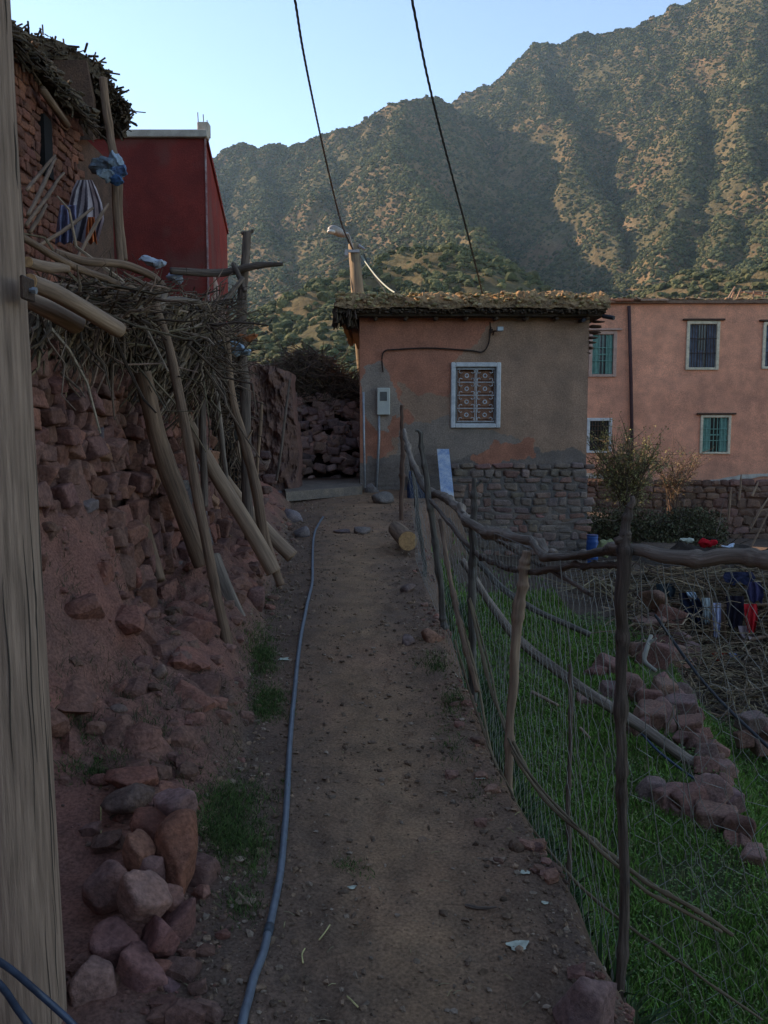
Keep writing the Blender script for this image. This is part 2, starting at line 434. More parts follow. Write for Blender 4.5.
# shrubs dotting the mountainside: far too many to count
gsh = np.random.default_rng(5)
def shrubs(name, N, y0, y1, rmin, rmax, sub, label, seed, dens_scale=40):
    gs = np.random.default_rng(seed)
    # sample within the view wedge and a step either side
    Y = np.sqrt(gs.uniform(y0**2, y1**2, N)); X = gs.uniform(-.40, .66, N) * Y
    dens = fbm(X / dens_scale, Y / dens_scale, 0, 3, seed + 3)
    keep = gs.uniform(0, 1, N) < np.clip(.72 + .9 * dens, .2, 1)
    X, Y = X[keep], Y[keep]
    Z = mtn(X, Y); n = len(X)
    V0, F0 = ICO[sub]
    r = gs.uniform(rmin, rmax, n) * gs.uniform(.6, 1.3, n)
    nf = fbm(V0[:, 0][None] * 1.6 + gs.uniform(0, 90, n)[:, None], V0[:, 1][None] * 1.6, V0[:, 2][None] * 1.6, 2, seed)
    rad = r[:, None] * (1 + (.55 if sub < 2 else .95) * nf)
    V = V0[None] * rad[..., None] * np.array([1, 1, .8])
    V = V + np.stack([X, Y, Z + r * .35], -1)[:, None]
    F = F0[None] + (np.arange(n) * len(V0))[:, None, None]
    base = np.array([.052, .064, .034]); alt = np.array([.105, .102, .052])
    k = gs.uniform(0, 1, (n, 1)) ** 1.5
    c = (base * (1 - k) + alt * k) * gs.uniform(.7, 1.25, (n, 1))
    C = np.repeat(c[:, None], len(V0), 1)
    b = MB(); b.add(V.reshape(-1, 3), F.reshape(-1, 3), C.reshape(-1, 3))
    m = mat(name + '_leaf', (1.15, 1.15, 1.1), (.65, .7, .7), scale=.8 if sub < 3 else 2.0, attr=True, bump=.6, bscale=1.5, bdist=1, fine=.3, rough=1, spec=.05)
    return b.build(name, m, smooth=False, loc=(0, y0, -10), label=label, kind='stuff', cat='shrubs')
shrubs('mountain_scrub', 300000, 330, 1010, .55, 1.5, 1, 'dark green scrub dotting the far mountainside', 81)
shrubs('hillside_scrub', 30000, 85, 330, .4, 1.15, 2, 'olive green bushes covering the nearer sunlit hill', 82, 25)
# ------------------------------------------------------------------ shared materials
m_stone = mat('red_sandstone', (1.1, 1.05, 1), (.78, .8, .82), scale=11, attr=True, bump=.9, bscale=38, bdist=.02, fine=.3, spec=.12)
m_mort = mat('mud_mortar', (1.1, 1.05, 1.0), (.7, .72, .75), scale=6, attr=True, bump=.8, bscale=40, bdist=.02, fine=.3, spec=.1)
m_plaster = mat('plaster', (1.10, 1.07, 1.05), (.76, .78, .80), scale=2.6, detail=10, attr=True, bump=.7, bscale=28, bdist=.014, fine=.24, spec=.12)
m_red = mat('red_paint', (.26, .042, .032), (.155, .030, .026), scale=1.3, detail=10, stain=(.17, .055, .045), stain_scale=1.6, bump=.8, bscale=45, bdist=.012, fine=.25, spec=.1)
m_white = mat('white_paint', (.62, .62, .60), (.44, .44, .43), scale=9, bump=.3, bscale=50, bdist=.004, fine=.12, spec=.2)
m_cream = mat('cream_trim', (.50, .44, .36), (.36, .30, .25), scale=5, bump=.3, bscale=40, fine=.15)
m_pinktrim = mat('pale_pink_paint', (.50, .32, .25), (.38, .24, .19), scale=6, bump=.3, bscale=40, fine=.15)
m_rust = mat('rusty_iron', (.10, .055, .035), (.05, .03, .024), scale=20, bump=.3, bscale=80, fine=.3, rough=.7, metallic=.3)
m_pane = mat('dusty_glass', (.020, .028, .032), (.012, .016, .018), scale=3, fine=0, rough=.18, spec=.5)
m_green = mat('green_shutter_paint', (.13, .31, .25), (.09, .22, .185), scale=8, bump=.3, bscale=60, fine=.2, rough=.6)
m_greenw = mat('grey_green_frame', (.66, .55, .40), (.45, .40, .29), scale=9, fine=.2, bump=.3)
m_brownw = mat('brown_shutter', (.42, .20, .12), (.28, .13, .08), scale=12, fine=.2, bump=.3)
m_wood = mat('weathered_wood', (.27, .158, .10), (.13, .078, .053), scale=26, wood=True, bump=.8, bscale=60, bdist=.01, fine=.3, spec=.12)
m_woodl = mat('pale_peeled_wood', (.37, .235, .155), (.21, .13, .09), scale=22, wood=True, bump=.6, bscale=60, bdist=.006, fine=.25, spec=.12)
m_bark = mat('dark_bark', (.20, .138, .105), (.09, .063, .05), scale=26, wood=True, bump=1.0, bscale=70, bdist=.015, fine=.35, spec=.1)
m_silver = mat('grey_bark', (.29, .21, .16), (.115, .082, .063), scale=18, wood=True, bump=.9, bscale=60, bdist=.01, fine=.3, spec=.12)
m_cut = mat('cut_wood_end', (.50, .27, .12), (.36, .19, .09), scale=30, fine=.25, bump=.2)
m_twig = mat('dry_twigs', (1.1, 1.05, 1), (.72, .7, .7), scale=10, attr=True, fine=.3, bscale=40, spec=.1)
m_galv = mat('galvanised_pipe', (.34, .35, .36), (.24, .25, .26), scale=12, fine=.15, rough=.5, metallic=.4)
m_mud = mat('mud_roof', (1.1, 1.05, 1), (.7, .7, .7), scale=9, attr=True, bump=1.0, bscale=30, bdist=.03, fine=.35, spec=.05)
m_cable = mat('black_cable', (.03, .03, .032), (.02, .02, .022), scale=20, fine=0, rough=.6)
m_wcable = mat('pale_cable', (.33, .36, .28), (.26, .28, .22), scale=20, fine=0, rough=.6)

def mini(u, v, d): return P(u, v, d)

def wall_stones(mb, org, ud, vd, W, H, hrow, seed, depth=.06, wr=(1.0, 2.0), cols=None, sub=2, gap=.9, keep=None, proud=.0, jitter=.12, lay=0.0):
    """courses of rough stones on the plane org + u*ud + v*vd, standing proud along the normal"""
    g = np.random.default_rng(seed)
    org = np.array(org, float); ud = np.array(ud, float); vd = np.array(vd, float)
    nd = np.cross(ud, vd); nd /= np.linalg.norm(nd)
    M = np.stack([ud, vd, nd], 1)
    v = 0.0
    while v < H:
        h = hrow * g.uniform(.7, 1.35); u = -g.uniform(0, .1)
        while u < W:
            w_ = hrow * g.uniform(*wr)
            cu, cv = u + w_ / 2, v + h / 2 + g.uniform(-jitter, jitter) * h
            if (keep is None or keep(cu, cv)) :
                hh = h * g.uniform(.8, 1.08)
                V, F = rock((w_ / 2 * gap, hh / 2 * gap, depth * g.uniform(.75, 1.2)), int(g.integers(1e9)), sub, 8, boxy=1,
                            rot=g.uniform(-.13, .13, 3) * np.array([1, 1, .9 + lay]))
                c = cols[int(g.integers(len(cols)))]
                mb.add((V + [cu, cv, proud + g.uniform(-.15, .15) * depth]) @ M.T + org, F, jit(c, g, .22, .06))
            u += w_ * g.uniform(.96, 1.06)
        v += h * .96

REDS = [(.26, .12, .085), (.22, .105, .08), (.30, .15, .105), (.18, .095, .08), (.24, .14, .12), (.20, .12, .105)]
GREYS = [(.17, .12, .105), (.20, .14, .12), (.13, .10, .095), (.24, .16, .13)]

# ------------------------------------------------------------------ main house with the earth roof
HD = 14.0
a = P(360, 490, HD); bq = P(584, 550, HD)
hx0, hx1 = a[0], bq[0]
hz1 = P(400, 318, HD)[2]; hz0 = -.75
house = thing('mud_roofed_house', (hx0 + 2, HD, .0), 'small earth-roofed house in patchy orange and grey plaster with one white barred window', 'house')
def fp(u, v): p = P(u, v, HD); return p[0], p[2]
wx0, wz1 = fp(451, 362.5); wx1, wz0 = fp(500, 428)
xs = np.unique(np.round(np.concatenate([np.linspace(hx0, hx1, 260), [wx0 + .06, wx1 - .06]]), 4))
zs = np.unique(np.round(np.concatenate([np.linspace(hz0, hz1, 280), [wz0 + .06, wz1 - .06]]), 4))
XX, ZZ = np.meshgrid(xs, zs)
# paint zones traced in photo pixels, edges broken up by noise
UU = 384 + (XX / HD) * FPX * (cp + 0) ; 
def to_uv(X, Z, d):
    y = d; z = Z - CAMZ
    f = y * cp - z * sp; upc = y * sp + z * cp
    return 384 + FPX * X / f, 512 - FPX * upc / f
UU, VV = to_uv(XX, ZZ, HD)
n1 = fbm(XX * 1.6, ZZ * 1.6, 0, 4, 101); n2 = fbm(XX * 7, ZZ * 7, 0, 3, 102)
un = UU + 9 * n1 + 5 * n2; vn = VV + 9 * n1 + 6 * n2
orange = np.array([.47, .185, .115]); brown = np.array([.38, .225, .150]); grey = np.array([.28, .21, .165]); dkgrey = np.array([.20, .153, .125])
Cc = np.tile(brown, XX.shape + (1,))
def put(mask, c):
    Cc[mask] = c
put((un < 452) & (vn < np.interp(un, [355, 380, 400, 425, 452], [500, 500, 385, 392, 400])), orange)
put((un < np.interp(vn, [315, 345, 362], [500, 478, 450])) & (vn < 362), orange)
put((un < 392) & (vn > 380) & (vn < 455), orange * .95)
put(((un - 392)**2 / 400 + (vn - 420)**2 / 300 < 1) & (un < 412), orange * .9)
put((vn > 415) & (un > 398) & (un < 520) & (vn > np.interp(un, [398, 440, 520], [425, 418, 438])), grey)
put((vn > 452 + .06 * (520 - un)) , dkgrey)
put((un < 372) & (vn > 380) & (vn < 480), orange * .85)
put(((un - 378)**2 / 330 + (vn - 395)**2 / 1000 < 1), grey * 1.15)
put((un > 472) & (un < 536) & (vn > np.interp(un, [472, 490, 505, 536], [458, 450, 442, 440])) & (vn < np.interp(un, [472, 500, 536], [464, 465, 457])), orange * .9)
put((VV > 462 + 8 * n1) & (UU < 440), dkgrey * .9)
Cc = Cc * (1 + .13 * fbm(XX * 3, ZZ * 3, 0, 4, 103) + .06 * n2)[..., None]
YY = HD + 0 * XX - .012 * fbm(XX * 2.5, ZZ * 2.5, 0, 4, 104) - .05 * np.clip((VV - 458) / 60, 0, 1) - .025 * np.clip((VV - 455) / 30, 0, 1) * ridged(XX * 3, ZZ * 7, 0, 3, 105)
hole = ((xs[:-1] + xs[1:]) / 2)[None, :]; holz = ((zs[:-1] + zs[1:]) / 2)[:, None]
msk = ~((hole > wx0 + .06) & (hole < wx1 - .06) & (holz > wz0 + .06) & (holz < wz1 - .06))
g = MB(); g.grid(np.stack([XX, YY, ZZ], -1), col=Cc, mask=msk)
D2 = HD + 5.2
sidec = orange * .9
for x in (hx0, hx1):
    ys = np.linspace(HD, D2, 60); zz = np.linspace(hz0, hz1, 50)
    A, B = np.meshgrid(ys, zz)
    cc = np.tile(brown, A.shape + (1,)) * (1 + .2 * fbm(A * 2, B * 2, x, 4, 106))[..., None]
    g.grid(np.stack([x + .012 * fbm(A * 3, B * 3, 0, 3, 107), A, B], -1), col=cc, flip=(x == hx0))
g.box((hx0, D2 - .2, hz0), (hx1, D2, hz1), brown)
# window reveal and the dark room behind
g.box((wx0 + .03, HD + .01, wz0), (wx0 + .06, HD + .28, wz1), grey); g.box((wx1 - .06, HD + .01, wz0), (wx1 - .03, HD + .28, wz1), grey)
g.box((wx0 + .06, HD + .01, wz1 - .06), (wx1 - .06, HD + .28, wz1 - .03), grey); g.box((wx0 + .06, HD + .01, wz0 + .03), (wx1 - .06, HD + .28, wz0 + .06), grey)
g.build('wall', m_plaster, house, smooth=True)
# stone footing courses showing through the render
g = MB()
fx, fz = fp(452, 556)
wall_stones(g, (fx, HD - .075, hz0), (1, 0, 0), (0, 0, 1), hx1 - fx - .03, fp(500, 468)[1] - hz0, .125, 5, .035, (1.0, 2.8),
            [(.25, .16, .125), (.24, .175, .14), (.28, .15, .12), (.23, .17, .14), (.25, .18, .145)], 3, 1.0, proud=-.030)
g.build('stone_footing', m_mort, house, smooth=True)
g = MB(); gg = np.random.default_rng(3)
g.box((hx0 + .8, HD - .055, hz0 - .3), (hx1 + .02, HD - .028, fp(500, 470)[1] - .1), (.18, .15, .13))
g.build('footing_mortar', m_mort, house)
# window
win = MB()
f = .075
for (x0, z0, x1, z1) in ((wx0, wz0, wx0 + f, wz1), (wx1 - f, wz0, wx1, wz1), (wx0 + f, wz1 - f, wx1 - f, wz1), (wx0 + f, wz0, wx1 - f, wz0 + f)):
    win.box((x0, HD - .045, z0), (x1, HD + .05, z1), bev=.012)
wo = win.build('window', m_white, house)
fr = MB(); ix0, ix1, iz0, iz1 = wx0 + f, wx1 - f, wz0 + f, wz1 - f
t_ = .035
for (x0, z0, x1, z1) in ((ix0, iz0, ix0 + t_, iz1), (ix1 - t_, iz0, ix1, iz1), (ix0 + t_, iz1 - t_ * 1.3, ix1 - t_, iz1), (ix0 + t_, iz0, ix1 - t_, iz0 + t_)):
    fr.box((x0, HD + .0, z0), (x1, HD + .03, z1))
x_m = (ix0 + ix1) / 2
o = fr.build('inner_frame', mat('dull_steel_paint', (.20, .19, .18), (.13, .12, .11), scale=10), wo)
gr = MB(); rows = 4; ch = (iz1 - iz0 - 2 * t_) / rows; cw = (ix1 - ix0 - 2 * t_) / 2
for k in range(rows + 1):
    z = iz0 + t_ + ch * k; gr.tube([(ix0 + t_, HD - .012, z), (ix1 - t_, HD - .012, z)], .008, 5)
gr.tube([(x_m - .012, HD - .012, iz0 + t_), (x_m - .012, HD - .012, iz1 - t_)], .008, 5); gr.tube([(x_m + .014, HD - .012, iz0 + t_), (x_m + .014, HD - .012, iz1 - t_)], .008, 5)
th = np.linspace(0, 2 * np.pi, 13)
for i in range(2):
    for k in range(rows):
        cx = ix0 + t_ + cw * (i + .5); cz = iz0 + t_ + ch * (k + .5)
        gr.tube(np.stack([cx + .030 * np.cos(th), HD - .012 + 0 * th, cz + .030 * np.sin(th)], -1), .010, 5, caps=False)
        for sx in (-1, 1):
            for sz in (-1, 1):
                q = np.linspace(0, 1.6 * np.pi, 9); rr = .030 * (1 - q / 8)
                gr.tube(np.stack([cx + sx * (cw * .42 - rr * (1 + np.cos(q)) * .9), HD - .012 + 0 * q, cz + sz * (ch * .40 - rr * (1 + np.sin(q)) * .9)], -1), .007, 4, caps=False)
o = gr.build('window_grille', mat('white_iron', (.55, .54, .52), (.36, .35, .34), scale=20, rough=.6), wo)
sh = MB(); sh.box((ix0, HD + .09, iz0), (x_m - .004, HD + .12, iz1)); sh.box((x_m + .004, HD + .09, iz0), (ix1, HD + .12, iz1))
for i in range(2):
    for k in range(rows):
        cx = ix0 + t_ + cw * (i + .5); cz = iz0 + t_ + ch * (k + .5)
        sh.box((cx - cw * .36, HD + .07, cz - ch * .36), (cx + cw * .36, HD + .085, cz + ch * .36), bev=.01)
sh.build('shutter', m_brownw, wo)
# roof: reed and plank layer, thick mud with clods on top
rx0 = P(335, 320, HD)[0]; rx1 = P(604, 320, HD)[0]
zt = lambda X: P(384, 300, HD)[2] + .02 + .0 * X
nx, ny = 360, 90
X = np.linspace(rx0, rx1, nx); Yv = np.linspace(HD - .38, D2 + .3, ny)
AX, AY = np.meshgrid(X, Yv)
edge = np.minimum(np.minimum(AX - rx0, rx1 - AX), np.minimum(AY - Yv[0], Yv[-1] - AY))
top = hz1 + .16 + .17 * np.clip(edge / .12, 0, 1)**.6 + .10 * fbm(AX * 2.2, AY * 3, 0, 4, 120) + .06 * fbm(AX * 14, AY * 14, 0, 3, 121) + .04 * np.clip((AX - 1) / 3, 0, 1)
jx = .05 * fbm(AX * 9, AY * 9, 3, 3, 122); jy = .05 * fbm(AX * 9, AY * 9, 8, 3, 123)
rc = np.array([.42, .26, .14]) * (1 + .5 * fbm(AX * 10, AY * 10, 0, 3, 124))[..., None]
roof = MB(); roof.grid(np.stack([AX + jx, AY + jy, top], -1), col=rc)
# front face of the mud
ev = np.linspace(0, 1, 14)
for yy, fl in ((Yv[0], False), ):
    EX, ET = np.meshgrid(X, ev)
    zb = hz1 + .11 + .03 * fbm(EX * 6, 0, 0, 3, 125); ztp = np.interp(X, X, top[0])[None, :]
    Z = zb + (ztp - zb) * ET
    Y3 = yy + .05 * np.interp(X, X, jy[0] / .05)[None, :] * ET - .04 * fbm(EX * 9, Z * 14, 0, 3, 126) * np.sin(ET * np.pi)
    X3 = EX + jx[0][None, :] * ET
    c3 = np.array([.30, .19, .11]) * (1 + .5 * fbm(EX * 12, Z * 16, 0, 3, 127))[..., None]
    roof.grid(np.stack([X3, Y3, Z], -1), col=c3)
for k, xx in enumerate((rx0, rx1)):
    roof.box((xx + (.03 if k == 0 else -.10), Yv[0] + .05, hz1 + .09), (xx + (.10 if k == 0 else -.03), Yv[-1], hz1 + .25), (.18, .13, .08))
gg = np.random.default_rng(9)
for k in range(1500):  # clods and straw lumps
    x = gg.uniform(rx0 + .03, rx1 - .03); y = Yv[0] + abs(gg.normal(0, .35)) if gg.random() < .8 else gg.uniform(Yv[0], D2)
    s_ = gg.uniform(.012, .045)
    z = hz1 + .30 + gg.uniform(-.06, .07) if y > Yv[0] + .10 else hz1 + gg.uniform(.13, .33)
    V, F = rock((s_ * 1.3, s_, s_ * .8), k + 77, 1, 6)
    roof.add(V + [x, y - (.03 if y < Yv[0] + .1 else 0), z], F, jit((.40, .29, .15), gg, .4, .1))
ro = roof.build('roof', m_mud, house, smooth=False)
# slabs and stones lying on the roof
for k, (u, v, s3, c) in enumerate(((508, 294, (.13, .08, .045), (.42, .26, .15)), (560, 297, (.09, .07, .05), (.33, .18, .11)), (530, 298, (.06, .05, .03), (.25, .15, .1)), (575, 305, (.10, .07, .03), (.4, .27, .16)), (596, 308, (.12, .07, .025), (.36, .2, .13)), (486, 297, (.06, .05, .03), (.3, .2, .12)))):
    V, F = rock(s3, 400 + k, 3, 9); p = P(u, v, HD - .1 + .12 * k)
    b = MB(); b.add(V + p, F, c); b.build('roof_stone', m_stone, ro, smooth=True)
# under-roof layer: boards, reeds, dark brush hanging at the left end
ur = MB()
for k in range(330):
    x = gg.uniform(rx0 + .06, rx1 - .04); l = gg.uniform(.05, .14)
    ur.tube([(x, HD + .3, hz1 + .085 + gg.uniform(-.02, .02)), (x + gg.normal(0, .03), HD - .36 - gg.uniform(-.04, .04), hz1 + .06 + gg.uniform(-.03, .04))], gg.uniform(.008, .016), 5, col=jit((.11, .075, .05), gg, .4))
for k in range(160):
    x = rx0 + gg.uniform(-.03, .34); z1_ = hz1 + .08
    y = gg.uniform(HD - .34, HD + .3)
    ur.tube([(x, y, z1_ + .04), (x + gg.normal(.01, .03), y - .02, z1_ - gg.uniform(.0, .26) * (1 if x < hx0 else .15))], gg.uniform(.006, .02), 4, col=jit((.085, .062, .046), gg, .4))
ur.build('eave_reeds', m_twig, house)
bd = MB(); bd.box((rx0 + .05, HD - .30, hz1 + .055), (rx1 - .05, HD - .24, hz1 + .105), (.10, .075, .055))
bd.box((rx0 + .2, HD - .25, hz1 + .0), (rx1 - .06, D2 + .1, hz1 + .062), (.10, .075, .055))
bd.build('eave_board', m_mort, house)
for k, x in enumerate(np.linspace(hx0 + .25, hx1 - .1, 8)):
    b = MB(); b.tube([(x, HD + .2, hz1 - .02), (x + .02, HD - .19, hz1 - .02)], .038, 8); b.build('beam_end', m_bark, house, smooth=True)
# stacked slab corner at the right eave
b = MB()
for k in range(7):
    p = P(597 - 1.6 * k, 322 + 5.2 * k, HD + .1); V, F = rock((.13 - .008 * k, .14, .028), 900 + k, 2, 8, rot=gg.uniform(-.1, .1, 3))
    b.add(V + p, F, jit((.16, .10, .075), gg, .2))
b.build('corner_slabs', m_mort, house, smooth=True)
b = MB(); b.tube([P(578, 322, HD + .2), P(584, 320, HD - .42)], .03, 8); b.tube([P(603, 316, HD - .3), P(614, 318, HD - .45)], .035, 8)
b.build('spout', m_cable, house)
# wall lamp, cable, meter
lamp = MB(); p = P(499, 330, HD); lamp.box(p + [-.06, -.20, -.04], p + [.05, -.12, .035], bev=.012)
lo = lamp.build('floodlight', m_galv, house)
b = MB(); b.tube([P(493, 335, HD - .02) , P(494, 331, HD - .08), P(497, 331, HD - .13)], .012, 6); b.box(P(491, 331, HD) + [-.03, -.04, -.03], P(491, 331, HD) + [.03, -.0, .03]); b.build('bracket', m_rust, lo)
b = MB(); b.box(p + [-.05, -.206, -.032], p + [.04, -.2005, .027]); b.build('lens', mat('frosted_lens', (.45, .5, .5), (.35, .4, .4), rough=.2, fine=0), lo)
b = MB(); pts = [P(*q, HD - .03) for q in ((383, 372), (382, 358), (385, 351), (395, 349.5), (430, 348), (470, 350.5), (482, 352), (488, 345), (490, 334), (491, 327))]
b.tube(spline(pts, 60), .013, 6); b.tube([P(491, 333, HD - .03), P(490, 322, HD - .03)], .010, 5)
b.build('wall_cable', mat('brown_conduit', (.055, .035, .028)), house)
b = MB(); p0 = P(377, 415, HD); p1 = P(390, 388, HD); b.box((p0[0], HD - .10, p0[2]), (p1[0], HD - .005, p1[2]), bev=.012)
mo = b.build('meter_box', mat('cream_plastic', (.50, .49, .42), (.42, .41, .36), rough=.5, fine=.05), house)
b = MB(); p0 = P(380, 401, HD); p1 = P(387, 392, HD); b.box((p0[0], HD - .106, p0[2]), (p1[0], HD - .1005, p1[2])); b.build('meter_dial', mat('grey_glass', (.12, .12, .11), rough=.2, fine=0), mo)
b = MB(); b.tube([P(379, 415, HD - .05), P(379, 440, HD - .06), P(376, 494, HD - .08)], .022, 8); b.build('conduit', m_galv, house, smooth=True)

# ------------------------------------------------------------------ window maker for the plain houses
def plain_window(parent, u0, v0, u1, v1, d, frame_m, fw, shutter_m=None, bars='v', nbar=7, lintel=None, yoff=0.0, drape=False):
    p0 = P(u0, v1, d); p1 = P(u1, v0, d); x0, z0, x1, z1 = p0[0], p0[2], p1[0], p1[2]
    b = MB(); y = d - .05
    for (a0, c0, a1, c1) in ((x0, z0, x0 + fw, z1), (x1 - fw, z0, x1, z1), (x0 + fw, z1 - fw, x1 - fw, z1), (x0 + fw, z0, x1 - fw, z0 + fw * .8)):
        b.box((a0, y, c0), (a1, d + .10, c1), bev=.01)
    w_ = b.build('window', frame_m, parent)
    ix0, ix1, iz0, iz1 = x0 + fw, x1 - fw, z0 + fw * .8, z1 - fw
    b = MB(); b.box((ix0, d + .06, iz0), (ix1, d + .075, iz1)); b.build('pane', m_pane, w_)
    if shutter_m is not None:
        b = MB(); xm = (ix0 + ix1) / 2
        for (s0, s1) in ((ix0, ix0 + (ix1 - ix0) * .34), (ix1 - (ix1 - ix0) * .34, ix1)):
            b.box((s0 + .01, d + .02, iz0 + .01), (s1 - .01, d + .045, iz1 - .01), bev=.006)
            b.box((s0 + .05, d + .008, iz0 + .08), (s1 - .05, d + .019, (iz0 + iz1) / 2 - .04), bev=.004)
            b.box((s0 + .05, d + .008, (iz0 + iz1) / 2 + .04), (s1 - .05, d + .019, iz1 - .08), bev=.004)
        b.box((ix0, d + .0, (iz0 + iz1) / 2 - .02), (ix1, d + .018, (iz0 + iz1) / 2 + .02))
        b.build('shutter', shutter_m, w_)
    b = MB()
    for x in np.linspace(ix0, ix1, nbar + 2)[1:-1]: b.tube([(x, d - .02, iz0), (x, d - .02, iz1)], .011, 5)
    for z in np.linspace(iz0, iz1, 4)[1:-1] if bars == 'v' else np.linspace(iz0, iz1, 7)[1:-1]: b.tube([(ix0, d - .026, z), (ix1, d - .026, z)], .011, 5)
    b.build('window_bars', shutter_m if shutter_m is m_green else m_rust, w_)
    if lintel:
        b = MB(); b.box((x0 - .12, d - .10, z1 + .01), (x1 + .12, d - .003, z1 + .06), bev=.012); b.build('lintel', lintel, w_)
    return (x0 + .01, z0 + .01, x1 - .01, z1 - .01)

def house_front(parent, x0, x1, z0, z1, d, col, holes, seed, step=.06, name='wall', extra=None, depthb=6.0, sidecol=None):
    xs = np.concatenate([np.linspace(x0, x1, int((x1 - x0) / step))] + [[h[0], h[2]] for h in holes]); xs = np.unique(np.round(xs, 4))
    zs = np.concatenate([np.linspace(z0, z1, int((z1 - z0) / step))] + [[h[1], h[3]] for h in holes]); zs = np.unique(np.round(zs, 4))
    A, B = np.meshgrid(xs, zs)
    c = np.tile(np.array(col), A.shape + (1,)) * (1 + .16 * fbm(A * .9, B * .9, seed, 5, seed) + .05 * fbm(A * 5, B * 5, 0, 3, seed + 1))[..., None]
    if extra is not None: c = extra(A, B, c)
    xm = ((xs[:-1] + xs[1:]) / 2)[None]; zm = ((zs[:-1] + zs[1:]) / 2)[:, None]
    m_ = np.ones((len(zs) - 1, len(xs) - 1), bool)
    for h in holes: m_ &= ~((xm > h[0]) & (xm < h[2]) & (zm > h[1]) & (zm < h[3]))
    b = MB(); b.grid(np.stack([A, d - .018 * fbm(A * 1.2, B * 1.2, 0, 3, seed + 2), B], -1), col=c, mask=m_)
    cs = sidecol if sidecol is not None else col
    b.box((x0 - .002, d + .02, z0), (x0 + .2, d + depthb, z1), cs); b.box((x1 - .2, d + .02, z0), (x1 + .002, d + depthb, z1), cs)
    b.box((x0, d + depthb - .2, z0), (x1, d + depthb + .01, z1), cs); b.box((x0 + .2, d + .1, z1 - .2), (x1 - .2, d + depthb - .2, z1 - .02), cs)
    for h in holes: b.box((h[0] - .02, d + .14, h[1] - .02), (h[2] + .02, d + .2, h[3] + .02), (.02, .02, .02))
    return b.build(name, m_plaster, parent, smooth=False)

# ------------------------------------------------------------------ pink two-storey house
PD = 24.0
pk = thing('pink_house', (9, PD, 0), 'two-storey salmon pink house with green shuttered barred windows beyond the earth-roofed house', 'house')
px0 = P(560, 400, PD)[0]; px1 = P(900, 400, PD)[0]; pz1 = P(680, 303, PD)[2]; pz0 = P(680, 484, PD)[2] - .25
H = []
H.append(plain_window(pk, 588, 331, 617, 377, PD, m_pinktrim, .10, m_green, nbar=5, lintel=m_pinktrim))
H.append(plain_window(pk, 586, 418, 612, 453, PD, m_white, .085, None, bars='g', nbar=6))
H.append(plain_window(pk, 685, 321, 720, 370, PD, m_greenw, .09, None, nbar=9, lintel=m_rust))
H.append(plain_window(pk, 699, 415, 731, 454, PD, m_greenw, .075, m_green, nbar=6, lintel=m_rust))
H.append(plain_window(pk, 761, 322, 797, 369, PD, m_greenw, .09, None, nbar=9, lintel=m_rust))
H.append(plain_window(pk, 800, 415, 832, 454, PD, m_greenw, .075, m_green, nbar=6, lintel=m_rust))
m_curt = mat('blue_grey_curtain', (.16, .19, .24), (.08, .10, .13), scale=6, fine=.2)
for hh_ in (H[2], H[4]):
    b = MB(); w3 = (hh_[2] - hh_[0] - .16) / 3
    for q in (0, 2): b.box((hh_[0] + .08 + q * w3 * 1.02, PD + .048, hh_[1] + .08), (hh_[0] + .08 + q * w3 * 1.02 + w3 * .96, PD + .057, hh_[3] - .08))
    b.box((hh_[0] + .08 + w3 * 1.1, PD + .048, hh_[1] + .08), (hh_[0] + .08 + w3 * 1.7, PD + .057, hh_[1] + .55))
    b.build('curtain', m_curt, pk)
pink = np.array([.72, .31, .195])
def pk_extra(A, B, c):
    U, V = to_uv(A, B, PD)
    n = fbm(A * 1.2, B * 3, 0, 4, 140)
    st = np.clip(1 - np.abs(V - 398 - 10 * n) / 20, 0, 1) * np.clip((U - 672) / 20, 0, 1) * .22
    for wu, wv in ((702, 371), (715, 455), (600, 378)):
        st = st + .22 * np.clip(1 - np.abs(U - wu - 6 * n) / 20, 0, 1) * np.clip(1 - (V - wv) / 26, 0, 1) * (V > wv)
    st = st + .18 * np.clip((V - 455) / 30, 0, 1) * (.5 + n)
    dark = np.array([.30, .15, .11]); st = np.clip(st, 0, 1)[..., None]
    c = c * (1 - st) + dark * st
    line = (V > 474 + 4 * n - (U > 684) * 0) 
    return c
house_front(pk, px0, px1, pz0, pz1, PD, pink, H, 141, .05, extra=pk_extra)
b = MB()   # pale limewash line at the foot
xx = np.linspace(px0 + .05, px1, 240); u_, _ = to_uv(xx, np.zeros_like(xx), PD)
vt = np.interp(u_, [560, 600, 632, 660, 685, 715, 742, 770, 900], [473, 474, 478, 484, 484, 479, 475, 473, 471])
zt_ = np.array([P(300, v, PD)[2] for v in vt]) + .03 * fbm(xx * 3, 0, 0, 3, 9); zb_ = zt_ - .11 - .05 * fbm(xx * 2, 3, 0, 3, 8)
V4 = np.stack([np.stack([xx, np.full_like(xx, PD - .035), zt_], -1), np.stack([xx, np.full_like(xx, PD - .04), zb_], -1)], 0)
b.grid(V4, flip=True); V5 = V4.copy(); V5[1] = V4[0]; V5[1, :, 1] += .03; b.grid(V5)
b.build('base_band', m_cream, pk)
b = MB(); b.box((px0 - .1, PD - .12, pz1 - .02), (px1 + .1, PD + .5, pz1 + .07), (.24, .15, .11))
gg = np.random.default_rng(12)
for k in range(500):
    x = gg.uniform(px0, px1); V, F = rock((gg.uniform(.04, .16), .07, gg.uniform(.015, .05)), k, 1, 6)
    b.add(V + [x, PD + gg.uniform(-.1, .3), pz1 + .09 + gg.uniform(-.01, .03)], F, jit((.28, .20, .13), gg, .4))
